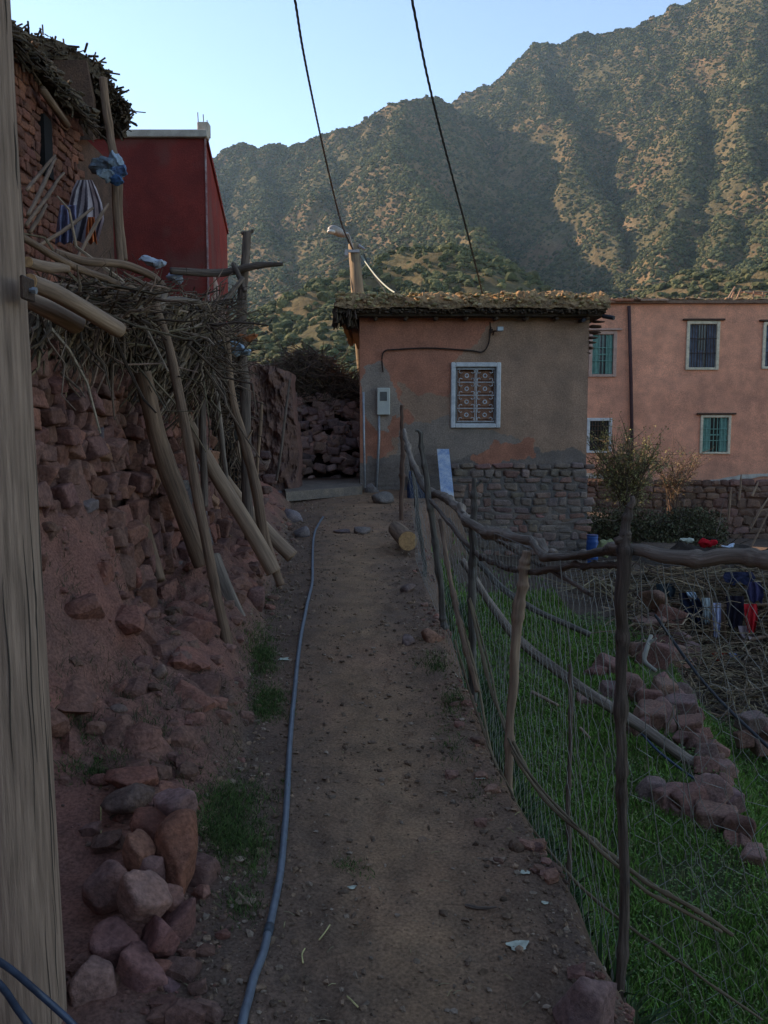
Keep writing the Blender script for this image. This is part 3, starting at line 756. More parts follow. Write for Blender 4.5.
for k, (u, v, w_, c) in enumerate(((621, 301, .55, (.38, .16, .10)), (650, 301, .5, (.36, .24, .18)), (604, 303, .3, (.3, .15, .1)))):
    p = P(u, v, PD - .1); b.box(p + [-w_, -.1, -.02], p + [w_, .35, .05], c, bev=.02)
b.build('roof', m_mud, pk)
b = MB(); b.tube([P(629, 306, PD - .09), P(631, 380, PD - .09), P(632, 440, PD - .09), P(632, 466, PD - .09)], .05, 8); b.build('drainpipe', mat('dark_maroon_pipe', (.085, .042, .04)), pk, smooth=True)
for q in (((734, 303, .2), (741, 289, .2)), ((724, 303, .3), (735, 287, .6)), ((744, 290, .3), (765, 295, .9)), ((752, 303, .4), (754, 291, .4)), ((763, 303, .4), (763, 292, .4)), ((738, 290, .5), (772, 292, .5)), ((728, 304, .9), (734, 292, .9))):
    b = MB(); b.tube([P(q[0][0], q[0][1] + 2, PD + q[0][2]), P(q[1][0], q[1][1], PD + q[1][2])], .028, 6); b.build('roof_pole', m_woodl, pk)

# retaining wall below it
rw = MB(); ya = PD - .7
za, zb = P(700, 560, ya)[2] - .5, P(700, 483, ya)[2]
xa, xb = P(585, 500, ya)[0] - .6, P(900, 500, ya)[0]
rw.box((xa, ya + .05, za), (xb, ya + .70, zb - .04), (.17, .10, .075))
wall_stones(rw, (xa, ya + .05, za), (1, 0, 0), (0, 0, 1), xb - xa, zb - za, .26, 31, .10, (.9, 1.9), [(.19, .11, .08), (.17, .10, .075), (.21, .12, .088)], 2, 1.08)
rw.build('retaining_wall', m_mort, label='dark dry stone retaining wall directly below the pink house', cat='stone wall')

# ------------------------------------------------------------------ red house
RD = 12.0
rx0_, rx1_ = P(60, 300, RD)[0], P(205, 137, RD)[0]; rz1 = P(150, 137, RD)[2]; rz0 = .4; rdep = 5.7
rh = thing('red_house', ((rx0_ + rx1_) / 2, RD, rz0), 'deep red painted flat-roofed house with a pale parapet edge above the brushwood', 'house')
b = MB(); 
A, B = np.meshgrid(np.linspace(rx0_, rx1_, 80), np.linspace(rz0, rz1, 110)); b.grid(np.stack([A, RD - .01 * fbm(A * 3, B * 3, 0, 3, 3), B], -1))
# right side wall, leaning in line with the street
sx1 = P(227, 232, RD * 1.47)[0]; sy1 = RD * 1.47
A, B = np.meshgrid(np.linspace(0, 1, 90), np.linspace(rz0, rz1, 110))
b.grid(np.stack([rx1_ + (sx1 - rx1_) * A, RD + (sy1 - RD) * A, B], -1))
b.add([(rx0_, RD, rz1 - .01), (rx1_, RD, rz1 - .01), (sx1, sy1, rz1 - .01), (rx0_, sy1, rz1 - .01), (rx0_, RD, rz0), (rx0_, sy1, rz0), (sx1, sy1, rz0)], [[0, 1, 2, 3], [0, 3, 5, 4], [3, 2, 6, 5]])
b.build('wall', m_red, rh)
b = MB(); h = .085
b.box((rx0_ - .03, RD - .06, rz1 - h * .2), (rx1_ + .04, RD + .12, rz1 + h), bev=.01)
b.build('parapet_trim', m_cream, rh)
dv = np.array([sx1 - rx1_, sy1 - RD, 0]); dl = np.linalg.norm(dv); dv /= dl; nv = np.array([dv[1], -dv[0], 0])
def sidebox(mb, s0, s1, z0, z1, out, thick, col=None):
    V = []
    for s_ in (s0, s1):
        for o_ in (out, out + thick):
            for z in (z0, z1): V.append(np.array([rx1_, RD, 0]) + dv * s_ + nv * o_ + [0, 0, z])
    mb.add(V, np.array([[0,1,3,2],[4,6,7,5],[0,4,5,1],[2,3,7,6],[0,2,6,4],[1,5,7,3]]), col)
b = MB(); sidebox(b, .14, dl, rz1 - .02, rz1 + .05, -.05, .08); b.build('side_coping', m_red, rh)
b = MB(); b.box((rx1_ - .005, RD - .022, rz0 + .5), (rx1_ + .018, RD - .005, rz1 - .02)); b.build('corner_strip', mat('chalky_edge', (.42, .30, .28), (.25, .08, .07), scale=6), rh)
for (s0, s1, z0, z1) in ((1.1, 1.8, 2.75, 3.95), (3.2, 3.9, 2.75, 3.95), (1.1, 1.8, .9, 2.1), (3.2, 3.9, .9, 2.1)):
    b = MB()
    for (a0, a1, c0, c1) in ((s0, s0 + .09, z0, z1), (s1 - .09, s1, z0, z1), (s0 + .09, s1 - .09, z1 - .09, z1), (s0 + .09, s1 - .09, z0, z0 + .09)): sidebox(b, a0, a1, c0, c1, .005, .03)
    w_ = b.build('window', m_pinktrim, rh)
    b = MB(); sidebox(b, s0 + .09, s1 - .09, z0 + .09, z1 - .09, .004, .008); b.build('pane', m_pane, w_)
    b = MB()
    for q in np.linspace(s0 + .16, s1 - .16, 5): sidebox(b, q - .008, q + .008, z0 + .09, z1 - .09, .018, .01)
    b.build('window_bars', m_rust, w_)
b = MB(); p = P(203, 132, RD + .12); b.box(p + [-.07, -.06, -.06], p + [.09, .10, .12], bev=.01)
cs_ = b.build('column_stub', m_cream, rh)
for k, (dx, dy, hh) in enumerate(((-.055, -.04, .25), (.0, .06, .26), (.07, -.03, .15), (.02, -.04, .22))):
    b = MB(); b.tube([p + [dx, dy, .1], p + [dx - .005, dy, hh]], .007, 5); b.build('rebar', m_rust, cs_)

# ------------------------------------------------------------------ old stone house on the left
SX = -3.0
shs = thing('stone_house', (SX - 1.5, 6.5, 1.2), 'old red stone house with a ragged earth roof beside the leaning wooden pole', 'house')
st = MB(); y0s, y1s = 2.2, 8.55; sz0 = 1.4
ztop = 4.70
st.box((SX - 4.0, y0s, sz0), (SX - .05, y1s - .05, ztop - .02), (.15, .064, .046))
wall_stones(st, (SX - .05, y0s, sz0), (0, 1, 0), (0, 0, 1), y1s - y0s, ztop - sz0, .095, 51, .028, (.8, 2.3), [(.235, .092, .062), (.205, .08, .056), (.26, .105, .068), (.185, .076, .055)], 3, 1.06)
wall_stones(st, (SX - 3.2, y1s - .02, sz0), (-1, 0, 0), (0, 0, 1), .4, ztop - sz0, .15, 52, .075, (.8, 2.0), REDS, 2, .93)
st.build('wall', m_stone, shs, smooth=True)
b = MB(); p = P(61, 156, 0)  if False else None
yw = -SX * FPX / (384 - 61) * 1.0
zc = CAMZ + (430 - 157) / FPX * yw
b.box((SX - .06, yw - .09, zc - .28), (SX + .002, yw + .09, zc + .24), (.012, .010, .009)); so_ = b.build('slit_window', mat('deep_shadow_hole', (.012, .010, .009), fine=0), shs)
b = MB(); b.tube([(SX + .08, yw - .3, zc + .36), (SX + .07, yw + .28, zc + .27)], .035, 7); b.build('lintel', m_wood, so_, smooth=True)
# main roof: mud and brush overhanging the wall top
rf = MB(); gg = np.random.default_rng(21)
A, B = np.meshgrid(np.linspace(y0s, y1s + .05, 160), np.linspace(0, 1, 40))
ang = B * np.pi * .55
ovr = .13 + .08 * fbm(A * 2, 0, 0, 3, 15)
X = SX - 1.2 + (1.2 + ovr) * np.sin(np.clip(B * 1.15, 0, 1) * np.pi / 2) + .05 * fbm(A * 6, B * 5, 0, 3, 16)
Z = ztop + .15 * np.cos(B * np.pi / 2) - .03 + .05 * fbm(A * 5, B * 6, 3, 3, 17) + .06 * fbm(A * 1.2, 0, 0, 2, 18)
c = np.array([.15, .11, .075]) * (1 + .5 * fbm(A * 8, B * 8, 0, 3, 19))[..., None]
rf.grid(np.stack([X, A, Z], -1), col=c)
for k in range(650):
    y = gg.uniform(y0s, y1s + .1); x = SX + gg.uniform(-.05, .14); z = ztop + gg.uniform(-.10, .05) - .1 * (x - SX) / .25
    d = np.array([gg.uniform(.0, .2), gg.normal(0, .10), -gg.uniform(.0, .16)]) * .7
    rf.tube([np.array([x, y, z]), np.array([x, y, z]) + d], gg.uniform(.005, .016), 4, col=jit((.13, .09, .062), gg, .4))
for k in range(160):
    y = gg.uniform(y0s, y1s); rf.tube([(SX - .3, y, ztop - .01), (SX + .12 + gg.uniform(-.06, .06), y + gg.normal(0, .05), ztop - .05)], gg.uniform(.015, .03), 5, col=jit((.12, .09, .065), gg, .3))
for k in range(500):
    V, F = rock((gg.uniform(.02, .06), gg.uniform(.02, .06), .025), k, 1, 6)
    rf.add(V + [SX + gg.uniform(-.15, .10), gg.uniform(y0s, y1s), ztop + .07 + gg.uniform(-.05, .05)], F, jit((.17, .12, .085), gg, .3))
rf.build('roof', m_mud, shs)
# rear wing, a little higher, its brushy eave hanging into the lane
rw2 = MB(); wy0, wy1 = 8.75, 11.2
tp = P(98, 60, 9.4)
rw2.box((SX - 3.5, wy0, sz0), (SX - .55, wy1, ztop + .35), (.13, .075, .055))
A, B = np.meshgrid(np.linspace(SX - .5 - 1.2, SX - .5, 20), np.linspace(4.2, ztop + .4, 20))
rw2.build('rear_wall', m_mort, shs)
r2 = MB()
crest = [(-3.95, 8.6, P(40, 43, 8.9)[2]), (-3.5, 8.8, P(75, 41, 8.9)[2] + .02), (P(98, 60, 9.2)[0], 9.2, P(98, 62, 9.2)[2]), (P(108, 84, 9.4)[0], 9.4, P(108, 84, 9.4)[2]), (P(122, 98, 9.5)[0], 9.5, P(122, 98, 9.5)[2]), (P(129, 112, 9.5)[0], 9.5, P(129, 112, 9.5)[2])]
cr = spline(crest, 60)
A = np.linspace(0, 1, 60); Bq = np.linspace(0, 1, 22)
V = np.zeros((22, 60, 3)); 
for j, bb in enumerate(Bq):
    V[j] = cr + np.array([-1.4, .9, .12]) * bb
V[..., 2] += .04 * fbm(V[..., 0] * 6, V[..., 1] * 6, 0, 3, 33)
c = np.array([.15, .105, .07]) * (1 + .5 * fbm(V[..., 0] * 9, V[..., 1] * 9, 0, 3, 34))[..., None]
r2.grid(V, col=c, flip=True)
V2 = V.copy(); V2[..., 2] -= .17 + .05 * fbm(V[..., 0] * 8, V[..., 1] * 8, 5, 3, 35); r2.grid(V2, col=c * .8)
F2 = np.stack([V[0], V2[0]], 0); r2.grid(F2, col=(.14, .10, .07), flip=False)
F2 = np.stack([V[:, -1], V2[:, -1]], 0); r2.grid(F2, col=(.14, .10, .07))
for k in range(1600):
    i = gg.integers(4, 60); q = cr[i] + np.array([-.5, .35, .04]) * gg.uniform(-.05, .9) + [0, 0, gg.uniform(-.18, .02)]
    dd = np.array([gg.normal(.05, .05), gg.normal(-.05, .06), gg.normal(-.02, .05)])
    r2.tube([q, q + dd], gg.uniform(.005, .015), 4, col=jit((.14, .10, .07), gg, .4))
for k in range(26):   # short rafters under the sloping eave
    i = 18 + int(k * 1.55); q = cr[min(i, 59)] + np.array([-.12, .1, -.2]); r2.tube([q + [-.25, .3, .05], q + [.07, -.05, -.07]], .028, 6, col=(.17, .125, .09))
r2.build('rear_roof', m_mud, shs)
b = MB(); q0 = P(92, 62, 9.0); b.add([P(40, 60, 8.9), P(86, 60, 8.9), P(93, 100, 8.9), P(93, 140, 8.9), P(40, 140, 8.9)], [[0, 4, 3, 2, 1]], (.14, .08, .055))
b.add([P(86, 60, 8.9), P(93, 100, 8.9), P(93, 140, 8.9), P(104, 138, 11.0), P(104, 100, 11.0), P(97, 72, 11.)], [[0, 1, 4, 5], [1, 2, 3, 4]], (.14, .08, .055))
b.build('gable', m_mort, shs)
# ------------------------------------------------------------------ near utility pole
gg = np.random.default_rng(41)
pe1 = P(70, 1024, 1.95); pe0 = P(13, 0, 1.95)
r_b, r_t = .128, .108
def pole_at(z, e0=pe0, e1=pe1):
    t = (z - e1[2]) / (e0[2] - e1[2]); x = e1[0] + (e0[0] - e1[0]) * t
    r = r_b + (r_t - r_b) * t
    return np.array([x - .014 - r * 1.01, 1.95, z]), r
b = MB(); zz = np.linspace(-.25, 7.2, 150)
pts = np.array([pole_at(z)[0] for z in zz]); rr = np.array([max(pole_at(z)[1], .075) for z in zz])
up = thing('utility_pole', (pts[3][0], 1.95, 0), 'thick grey weathered wooden pole filling the left edge of the lane', 'pole')
m_pole = mat('grey_pole_wood', (.37, .235, .165), (.28, .175, .124), scale=40, wood=True, stain=(.23, .145, .10), stain_scale=9, bump=1.0, bscale=55, bdist=.012, fine=.3, spec=.12)
b.tube(pts, rr, 40, rough=.018, seed=4); b.build('post', m_pole, up, smooth=True)
cr_ = MB()  # drying cracks
for k in range(26):
    z = gg.uniform(-.1, 2.6); a0 = gg.uniform(-1.9, .5); l = gg.uniform(.12, .7)
    q = []
    for t in np.linspace(0, 1, 14):
        c0, r0 = pole_at(z + l * t); aa = a0 + .02 * math.sin(9 * t + k)
        q.append(c0 + (r0 + .0005) * np.array([math.cos(aa), math.sin(aa), 0]))
    w_ = np.sin(np.linspace(0, np.pi, 14)) * gg.uniform(.0008, .002) + .0002
    cr_.tube(q, w_, 4)
cr_.build('cracks', mat('crack_shadow_wood', (.09, .065, .048), fine=0), up)
b = MB(); c0 = P(27, 288, 1.9); b.box(c0 + [-.004, -.03, -.028], c0 + [.006, .03, .024], bev=.003)
br = b.build('clamp_plate', m_rust, up)
b = MB(); b.tube([c0 + [.003, 0, -.005], c0 + [.020, 0, -.006]], .005, 8); b.tube([c0 + [.012, 0, -.005], c0 + [.021, 0, -.006]], .008, 6); b.build('bolt', m_galv, br)
# two dark blue hoses crossing the foot of the pole
m_hose = mat('blue_black_hose', (.030, .050, .085), (.018, .028, .05), scale=18, rough=.45, spec=.5, fine=.15)
for k, (q, lab) in enumerate((([(-60, 930, 1.5), (0, 962, 1.62), (35, 990, 1.7), (80, 1032, 1.72), (110, 1075, 1.75)], 'upper of two dark blue hoses crossing the foot of the wooden pole'),
                              ([(-40, 950, 1.55), (0, 985, 1.62), (18, 1010, 1.66), (40, 1040, 1.68), (70, 1085, 1.7)], 'lower of two dark blue hoses crossing the foot of the wooden pole'))):
    b = MB(); b.tube(spline([P(*x) for x in q], 40), .0075, 10); b.build('hose', m_hose, smooth=True, label=lab, cat='hose', group='hoses at the pole foot')
# ------------------------------------------------------------------ water pipe on the path
def onground(pts, r):
    return np.array([[x, y, gpt(x, y) + r] for x, y in pts])
_DS = 1.2 * 1.0035 ** np.arange(900)
def gpix(u, v):
    """where the sight line through a pixel meets the ground"""
    p1 = P(u, v, 1.0) - [0, 0, CAMZ]
    pts = p1[None] * _DS[:, None] + [0, 0, CAMZ]
    hit = np.nonzero(pts[:, 2] <= gfast(pts[:, 0], pts[:, 1]))[0]
    return pts[hit[0]] if len(hit) else pts[-1]
pix = [(232, 1060), (243, 1024), (252, 990), (262, 960), (272, 920), (280, 880), (284, 840), (287, 800), (289, 760), (292, 720), (295, 690), (298, 660), (302, 632), (307, 606), (312, 585), (312.5, 565), (313, 545), (316, 530), (323, 518)]
c = np.array([gpix(*q)[:2] for q in pix]); c = spline(np.c_[c, 0 * c[:, :1]], 260)
zz = np.array([gpt(x, y) for x, y, _ in c]); ker = np.ones(9) / 9; zs_ = np.convolve(np.pad(zz, 4, 'edge'), ker, 'valid')
m_pipe = mat('grey_blue_pipe', (.11, .128, .148), (.08, .093, .11), scale=14, rough=.5, spec=.5, fine=.12)
pi_ = thing('water_pipe', (c[0][0], c[0][1], zz[0]), 'long grey-blue plastic water pipe snaking up the left side of the path', 'pipe')
b = MB(); b.tube(np.c_[c[:, :2], np.maximum(zs_, zz) + .009], .0125, 12); b.build('tube', m_pipe, pi_, smooth=True)
k = np.argmin(np.abs(c[:, 1] - gpix(270, 932)[1])); b = MB(); b.tube(np.c_[c[k - 2:k + 2, :2], np.maximum(zs_, zz)[k - 2:k + 2] + .009], .0150, 12); b.build('coupling', mat('dark_coupling', (.06, .075, .09), rough=.5), pi_, smooth=True)

# ------------------------------------------------------------------ rocks at the left corner: traced one by one
# u, v centre, half width px, half height px, distance, colour, label
RK = [
 (88, 992, 24, 36, 2.05, (.30,.19,.165), 'tall grey-pink rounded rock at the foot of the wooden pole'),
 (139, 905, 26, 30, 2.25, (.34,.21,.175), 'large pale pink rounded boulder in the middle of the rock heap'),
 (117, 956, 24, 28, 2.17, (.29,.155,.14), 'reddish rock below the pale pink boulder, tilted to the left'),
 (138, 988, 30, 32, 2.10, (.30,.16,.145), 'broad red rock leaning at the bottom of the rock heap'),
 (175, 1002, 26, 26, 2.12, (.26,.155,.15), 'dull purple rock at the bottom right of the rock heap'),
 (155, 945, 20, 32, 2.22, (.25,.125,.115), 'dark red upright rock behind the broad red rock'),
 (180, 928, 20, 28, 2.32, (.24,.125,.11), 'dark red rock at the right edge of the rock heap'),
 (172, 899, 14, 11, 2.36, (.29,.16,.13), 'small reddish cobble right of the pale pink boulder'),
 (98, 900, 24, 30, 2.36, (.26,.15,.13), 'brown rock left of the pale pink boulder, half covered by soil'),
 (131, 854, 19, 17, 2.48, (.32,.16,.11), 'rounded orange-brown rock above the pale pink boulder'),
 (150, 876, 14, 18, 2.46, (.30,.18,.16), 'small pink rock tucked behind the pale pink boulder'),
 (178, 862, 26, 40, 2.52, (.27,.125,.085), 'big flat rust-red slab standing on edge'),
 (150, 838, 24, 20, 2.62, (.25,.11,.08), 'rust-red slab leaning behind the big flat slab'),
 (172, 812, 20, 26, 2.72, (.30,.19,.175), 'pale purple lumpy rock on top of the standing slabs'),
 (131, 798, 26, 13, 2.85, (.17,.12,.10), 'flat dark grey-brown rock left of the pale purple lump'),
 (128, 781, 24, 8, 2.95, (.26,.12,.09), 'thin red stone on the uppermost left of the rock heap'),
 (202, 876, 20, 26, 2.62, (.22,.13,.11), 'brownish rock leaning against the right of the standing slab'),
 (112, 872, 12, 10, 2.46, (.24,.12,.10), 'small dark red stone left of the orange-brown rock'),
]
for k, (u, v, hw, hh, d, col, lab) in enumerate(RK):
    p = P(u, v, d); sx = hw / FPX * d * 1.20; sz = hh / FPX * d * 1.14
    V, F = rock((sx * 1.04, max(sx, sz) * .85, sz * 1.04), 1000 + k, 4, 10 if k not in (11, 12) else 6, k=26, rot=np.random.default_rng(k).uniform(-.12, .12, 3))
    b = MB(); cc = np.array(col) * [1.08, .90, .84] * (1 + .25 * fbm(V[:, 0] * 16 + k, V[:, 1] * 16, V[:, 2] * 16, 3, k))[:, None]
    b.add(V + p + [0, sx * .3, 0], F, cc); b.build('rock', m_stone, smooth=True, label=lab, cat='rock', group='heap of rocks by the wooden pole')
# soil packed behind and under the heap
# rock on the lower right of the path and loose ones further up
RK2 = [
 (583, 1010, 38, 40, 1.98, (.27,.15,.13), 'large dull red boulder at the foot of the nearest fence post', 10),
 (433, 637, 13, 8, 5.3, (.30,.14,.09), 'rusty red flat stone on the right edge of the path', 8),
 (407, 641, 9, 8, 5.2, (.22,.14,.12), 'small brown stone left of the rusty flat stone', 8),
 (300, 533, 10, 8, 8.8, (.24,.19,.18), 'grey angular stone beside the upper end of the water pipe', 8),
 (292, 516, 12, 8, 10.3, (.23,.18,.18), 'grey-pink stone near the kerb at the top of the path', 8),
 (362, 531, 9, 5, 9.3, (.20,.15,.13), 'flat stone set across the path left of the cut log', 7),
 (343, 531, 10, 4, 9.4, (.18,.12,.11), 'low dark red stone set across the path', 7),
 (257, 600, 15, 14, 6.9, (.24,.12,.10), 'rounded reddish boulder where the leaning poles meet the path', 9),
 (380, 499, 14, 8, 12.3, (.17,.14,.125), 'dark stone below the metal posts at the house corner', 8),
 (372, 489, 8, 6, 13.2, (.20,.165,.15), 'small grey stone by the foot of the metal post', 8),
 (408, 588, 9, 5, 6.6, (.19,.12,.10), 'half buried stone on the path below the cut log', 8),
 (180, 660, 12, 9, 4.6, (.26,.14,.11), 'loose red stone sitting on the bank', 8),
 (120, 708, 9, 6, 3.8, (.24,.15,.12), 'small loose stone on the lower bank', 8),
 (160, 672, 11, 10, 4.7, (.28,.17,.13), 'lighter loose stone on the bank under the stone wall', 8),
]
for k, (u, v, hw, hh, d, col, lab, pl) in enumerate(RK2):
    p = P(u, v, d); 
    if k: 
        q = gpix(u, v + hh * .5); d = q[1]; p = q + [0, 0, hh / FPX * d * .45]
    sx = hw / FPX * d; sz = hh / FPX * d
    V, F = rock((sx, sx * .9, sz * 1.1), 1200 + k, 4 if k == 0 else 3, pl, rot=np.random.default_rng(k).uniform(-.1, .1, 3))
    b = MB(); cc = np.array(col) * (1 + .25 * fbm(V[:, 0] * 14 + k, V[:, 1] * 14, V[:, 2] * 14, 3, k))[:, None]
    b.add(V + p, F, cc); b.build('rock', m_stone, smooth=True, label=lab, cat='rock')

# ------------------------------------------------------------------ dry stone wall on the bank
m_wallst = m_stone
b = MB(); g5 = np.random.default_rng(55)
def wall_line(y): return np.interp(y, [2.8, 3.5, 4.5, 5.5, 6.5, 7.6], [-1.52, -1.50, -1.46, -1.42, -1.40, -1.45])
# trace the face: rows in pixels projected on the wall surface
y = 2.9
rows = 0
z = .25
while z < 2.05:
    h = .10 * g5.uniform(.7, 1.5); y = 2.9 + g5.uniform(-.1, .1)
    while y < 7.4:
        w_ = h * g5.uniform(.9, 1.9)
        yc = y + w_ / 2
        xw = wall_line(yc) - .20 * (z - .5) + .05 * fbm(yc * 2, z * 2, 0, 2, 56)
        u_, v_ = to_uv(xw, z, yc)
        bot = np.interp(u_, [0, 40, 70, 110, 150, 190, 230], [560, 590, 612, 600, 640, 655, 600]) + 26 * fbm(yc * 2.3, 4, 0, 3, 57)
        if v_ < bot and u_ < 215:
            pr = g5.uniform(.02, .05) if g5.random() < .85 else .09
            V, F = rock((.075, w_ / 2 * 1.10, h / 2 * 1.16), int(g5.integers(1e9)), 4, 9, boxy=1, k=60, rot=g5.uniform(-.3, .3, 3) * np.array([1.2, 1, 1]))
            c = ((.27, .115, .08), (.24, .105, .078), (.21, .10, .08), (.25, .12, .09))[int(g5.integers(4))]
            if g5.random() < .04: c = (.17, .13, .12)
            if g5.random() < .06: c = (.36, .17, .11)
            c0 = jit(c, g5, .22, .04)
            cc = c0 * (1 + .25 * fbm(V[:, 0] * 20 + yc * 9, V[:, 1] * 20, V[:, 2] * 20 + z * 7, 3, 5))[:, None]
            b.add(V + [xw + pr, yc, z + g5.uniform(-.02, .02)], F, cc)
        y += w_ * .97
    z += h * .93
# core behind the stones
A, B = np.meshgrid(np.linspace(2.9, 7.5, 60), np.linspace(.35, 2.05, 30))
b.grid(np.stack([wall_line(A) - .20 * (B - .5) - .02, A, B], -1), col=(.14, .07, .052))
b.build('dry_stone_wall', m_wallst, smooth=True, label='rough dry wall of red stones set into the bank under the brushwood', cat='stone wall')
# low course of stones further up, behind the leaning poles
b = MB(); wall_stones(b, P(205, 520, 10.2) , (1, .05, 0), (0, 0, 1), .72, .85, .13, 66, .10, (1.1, 2.4), [(.20,.12,.10), (.17,.115,.10), (.23,.14,.11)], 3, .95)
b.build('low_stone_wall', m_stone, smooth=True, label='low coursed stone wall behind the leaning poles, left of the path', cat='stone wall')
# mud wall stub and rubble bank at the head of the path
b = MB(); d = 12.6
A, B = np.meshgrid(np.linspace(0, 1, 140), np.linspace(0, 1, 160))
xl_ = P(238, 400, d)[0]; xr_ = P(287, 400, d)[0]
zt_ = P(260, 362, d)[2]; zb_ = .4
top_ = zt_ - .15 * A**3 - .05 * ridged(A * 3, 0, 0, 3, 3)
V = np.stack([xl_ + (xr_ - xl_) * A + .07 * B * 0 + (1 - B) * .16 * A + .03 * fbm(B * 5, 2, 0, 3, 8), d + .5 * A**2 - .26 * fbm(A * 4, B * 6, 0, 5, 4) - .10 * ridged(A * 9, B * 12, 0, 3, 5), zb_ + (top_ - zb_) * B], -1)
b.grid(V, col=np.array([.15, .08, .062]) * (1 + .5 * fbm(A * 4, B * 6, 0, 4, 6))[..., None])
V2 = V.copy(); V2[..., 1] += .6; b.grid(V2, col=(.2, .1, .08), flip=True); b.grid(np.stack([V[:, -1], V2[:, -1]], 1), col=(.2, .1, .08), flip=False); b.grid(np.stack([V[-1], V2[-1]], 0), col=(.2, .1, .08))
b.build('mud_wall', m_mort, smooth=True, label='crumbling red mud wall stub behind the tall forked post', cat='mud wall')
b = MB(); g6 = np.random.default_rng(67)
d = 15.9
xa, xb = P(272, 440, d)[0], P(364, 440, d)[0]
A, B = np.meshgrid(np.linspace(xa - .4, xb + .3, 70), np.linspace(0, 1, 40))
Z = .55 + B * (P(300, 395, d)[2] - .55); b.grid(np.stack([A, d + .35 + .5 * B + .08 * fbm(A * 3, Z * 3, 0, 3, 9), Z], -1), col=(.10, .065, .055))
for k in range(420):
    x = g6.uniform(xa - .3, xb + .3); t = g6.random() ** .8; zt2 = np.interp(x, [xa, xa + .5, xb], [P(280, 392, d)[2], P(300, 388, d)[2], P(340, 408, d)[2]])
    z = .62 + t * (zt2 - .62); s_ = g6.uniform(.05, .13)
    V, F = rock((s_ * 1.2, s_, s_ * .75), 3000 + k, 3, 8, boxy=1, rot=g6.uniform(-.4, .4, 3)); b.add(V + [x, d + .30 * t + g6.uniform(-.06, .12), z], F, jit(np.array(GREYS[k % 4]) * [2.3, 2.0, 1.9], g6, .3))
b.build('rubble_wall', m_mort, smooth=True, label='collapsed rubble stone wall closing the far end of the path', cat='stone wall')
# landing slab and kerb blocks at the head of the path
b = MB(); q = [(286, 492), (362, 486), (364, 479), (280, 481)]
zc_ = .70; pts2 = []
for u, v in q:
    dd = (CAMZ - zc_) * FPX / (v - HOR) ; 
    for _ in range(3): pp = P(u, v, dd); dd *= (CAMZ - zc_) / (CAMZ - pp[2])
    pts2.append(P(u, v, dd))
pts2 = np.array(pts2); V = np.vstack([pts2, pts2 - [0, 0, .14]])
b.add(V, [[0, 1, 2, 3], [0, 4, 5, 1], [1, 5, 6, 2], [2, 6, 7, 3], [3, 7, 4, 0]], (.22, .17, .135)); b.build('landing', m_mort, kind='structure')
for k, (u, v, w_, h_, d, lab) in enumerate(((265, 520, .20, .16, 10.6, 'squared grey kerb block nearer the camera at the path head'), (272, 497, .22, .13, 12.2, 'squared grey kerb block farther up beside the landing'))):
    b = MB(); p = P(u, v, d); b.box(p + [-w_ / 2, -.15, -.3], p + [w_ / 2, .45, h_ / 2], (.19, .155, .14), bev=.03)
    o = b.build('kerb_block', m_mort, label=lab, cat='kerb block')

# ------------------------------------------------------------------ poles and logs leaning on the bank
def pole(name, pix, r, m, label, cat='pole', group=None, wv=.02, seed=0, sides=10, cutm=None, rough=.20, n=None, branches=()):
    c = [P(*q) for q in pix]; n = n or max(30, 16 * len(c))
    p = spline(c, n); L = np.linalg.norm(p[-1] - p[0])
    p = wob(p, wv, seed, freq=L * .6)
    rr = np.interp(np.linspace(0, 1, n), np.linspace(0, 1, len(r)), r)
    root = thing(name, c[-1], label, cat, group) if cutm is not None else None
    b = MB(); b.tube(p, rr, sides, rough=rough, seed=seed)
    for (t, dvec, rb) in branches:
        i = int(t * (n - 1)); e = p[i] + np.array(dvec)
        b.tube(wob(spline([p[i], (p[i] + e) / 2, e], 8), .01, seed + 5), np.linspace(rb, rb * .6, 8), 6)
    if cutm is not None:
        o = b.build('log', m, root, smooth=True)
        for (i, j) in ((0, 1), (-1, -2)):
            ax = p[i] - p[j]; ax /= np.linalg.norm(ax)
            cc = MB(); cc.tube([p[i] + ax * .001, p[i] + ax * .005], rr[i] * .97, sides); cc.build('cut_end', cutm, root)
        return root
    return b.build(name, m, smooth=True, loc=c[-1], label=label, cat=cat, **({'group': group} if group else {}))
G1 = 'poles leaning on the brushwood bank'
pole('wooden_pole', [(143, 372, 5.1), (160, 440, 5.15), (182, 505, 5.2), (205, 562, 5.25)], [.05, .062, .066], m_wood, 'thick grey-brown log leaning behind the thin crooked pole', group=G1, seed=1, sides=14, rough=.2, wv=.012)
pole('wooden_pole', [(212, 556, 5.5), (228, 600, 5.4), (246, 636, 5.3)], [.055, .06, .06], m_silver, 'short split grey stump propped at the foot of the bank', group=G1, seed=2, sides=12, rough=.2)
pole('wooden_pole', [(155, 303, 4.9), (167, 352, 4.9), (182, 420, 4.85), (197, 500, 4.8), (213, 580, 4.75), (228, 655, 4.7)], [.026, .028, .030, .030], m_wood, 'thin crooked pole propping the brushwood, nearest the camera', group=G1, seed=3, wv=.02)
pole('wooden_pole', [(178, 405, 6.3), (205, 455, 6.3), (240, 512, 6.4), (274, 572, 6.4)], [.048, .058, .062], m_woodl, 'smooth pale straight log leaning toward the path, longest pale one', group=G1, seed=4, sides=14, wv=.008, rough=.06)
pole('wooden_pole', [(222, 476, 7.6), (250, 512, 7.6), (292, 556, 7.5)], [.055, .06, .065], m_woodl, 'shorter pale log lying behind the longest pale one', group=G1, seed=5, sides=14, wv=.01)
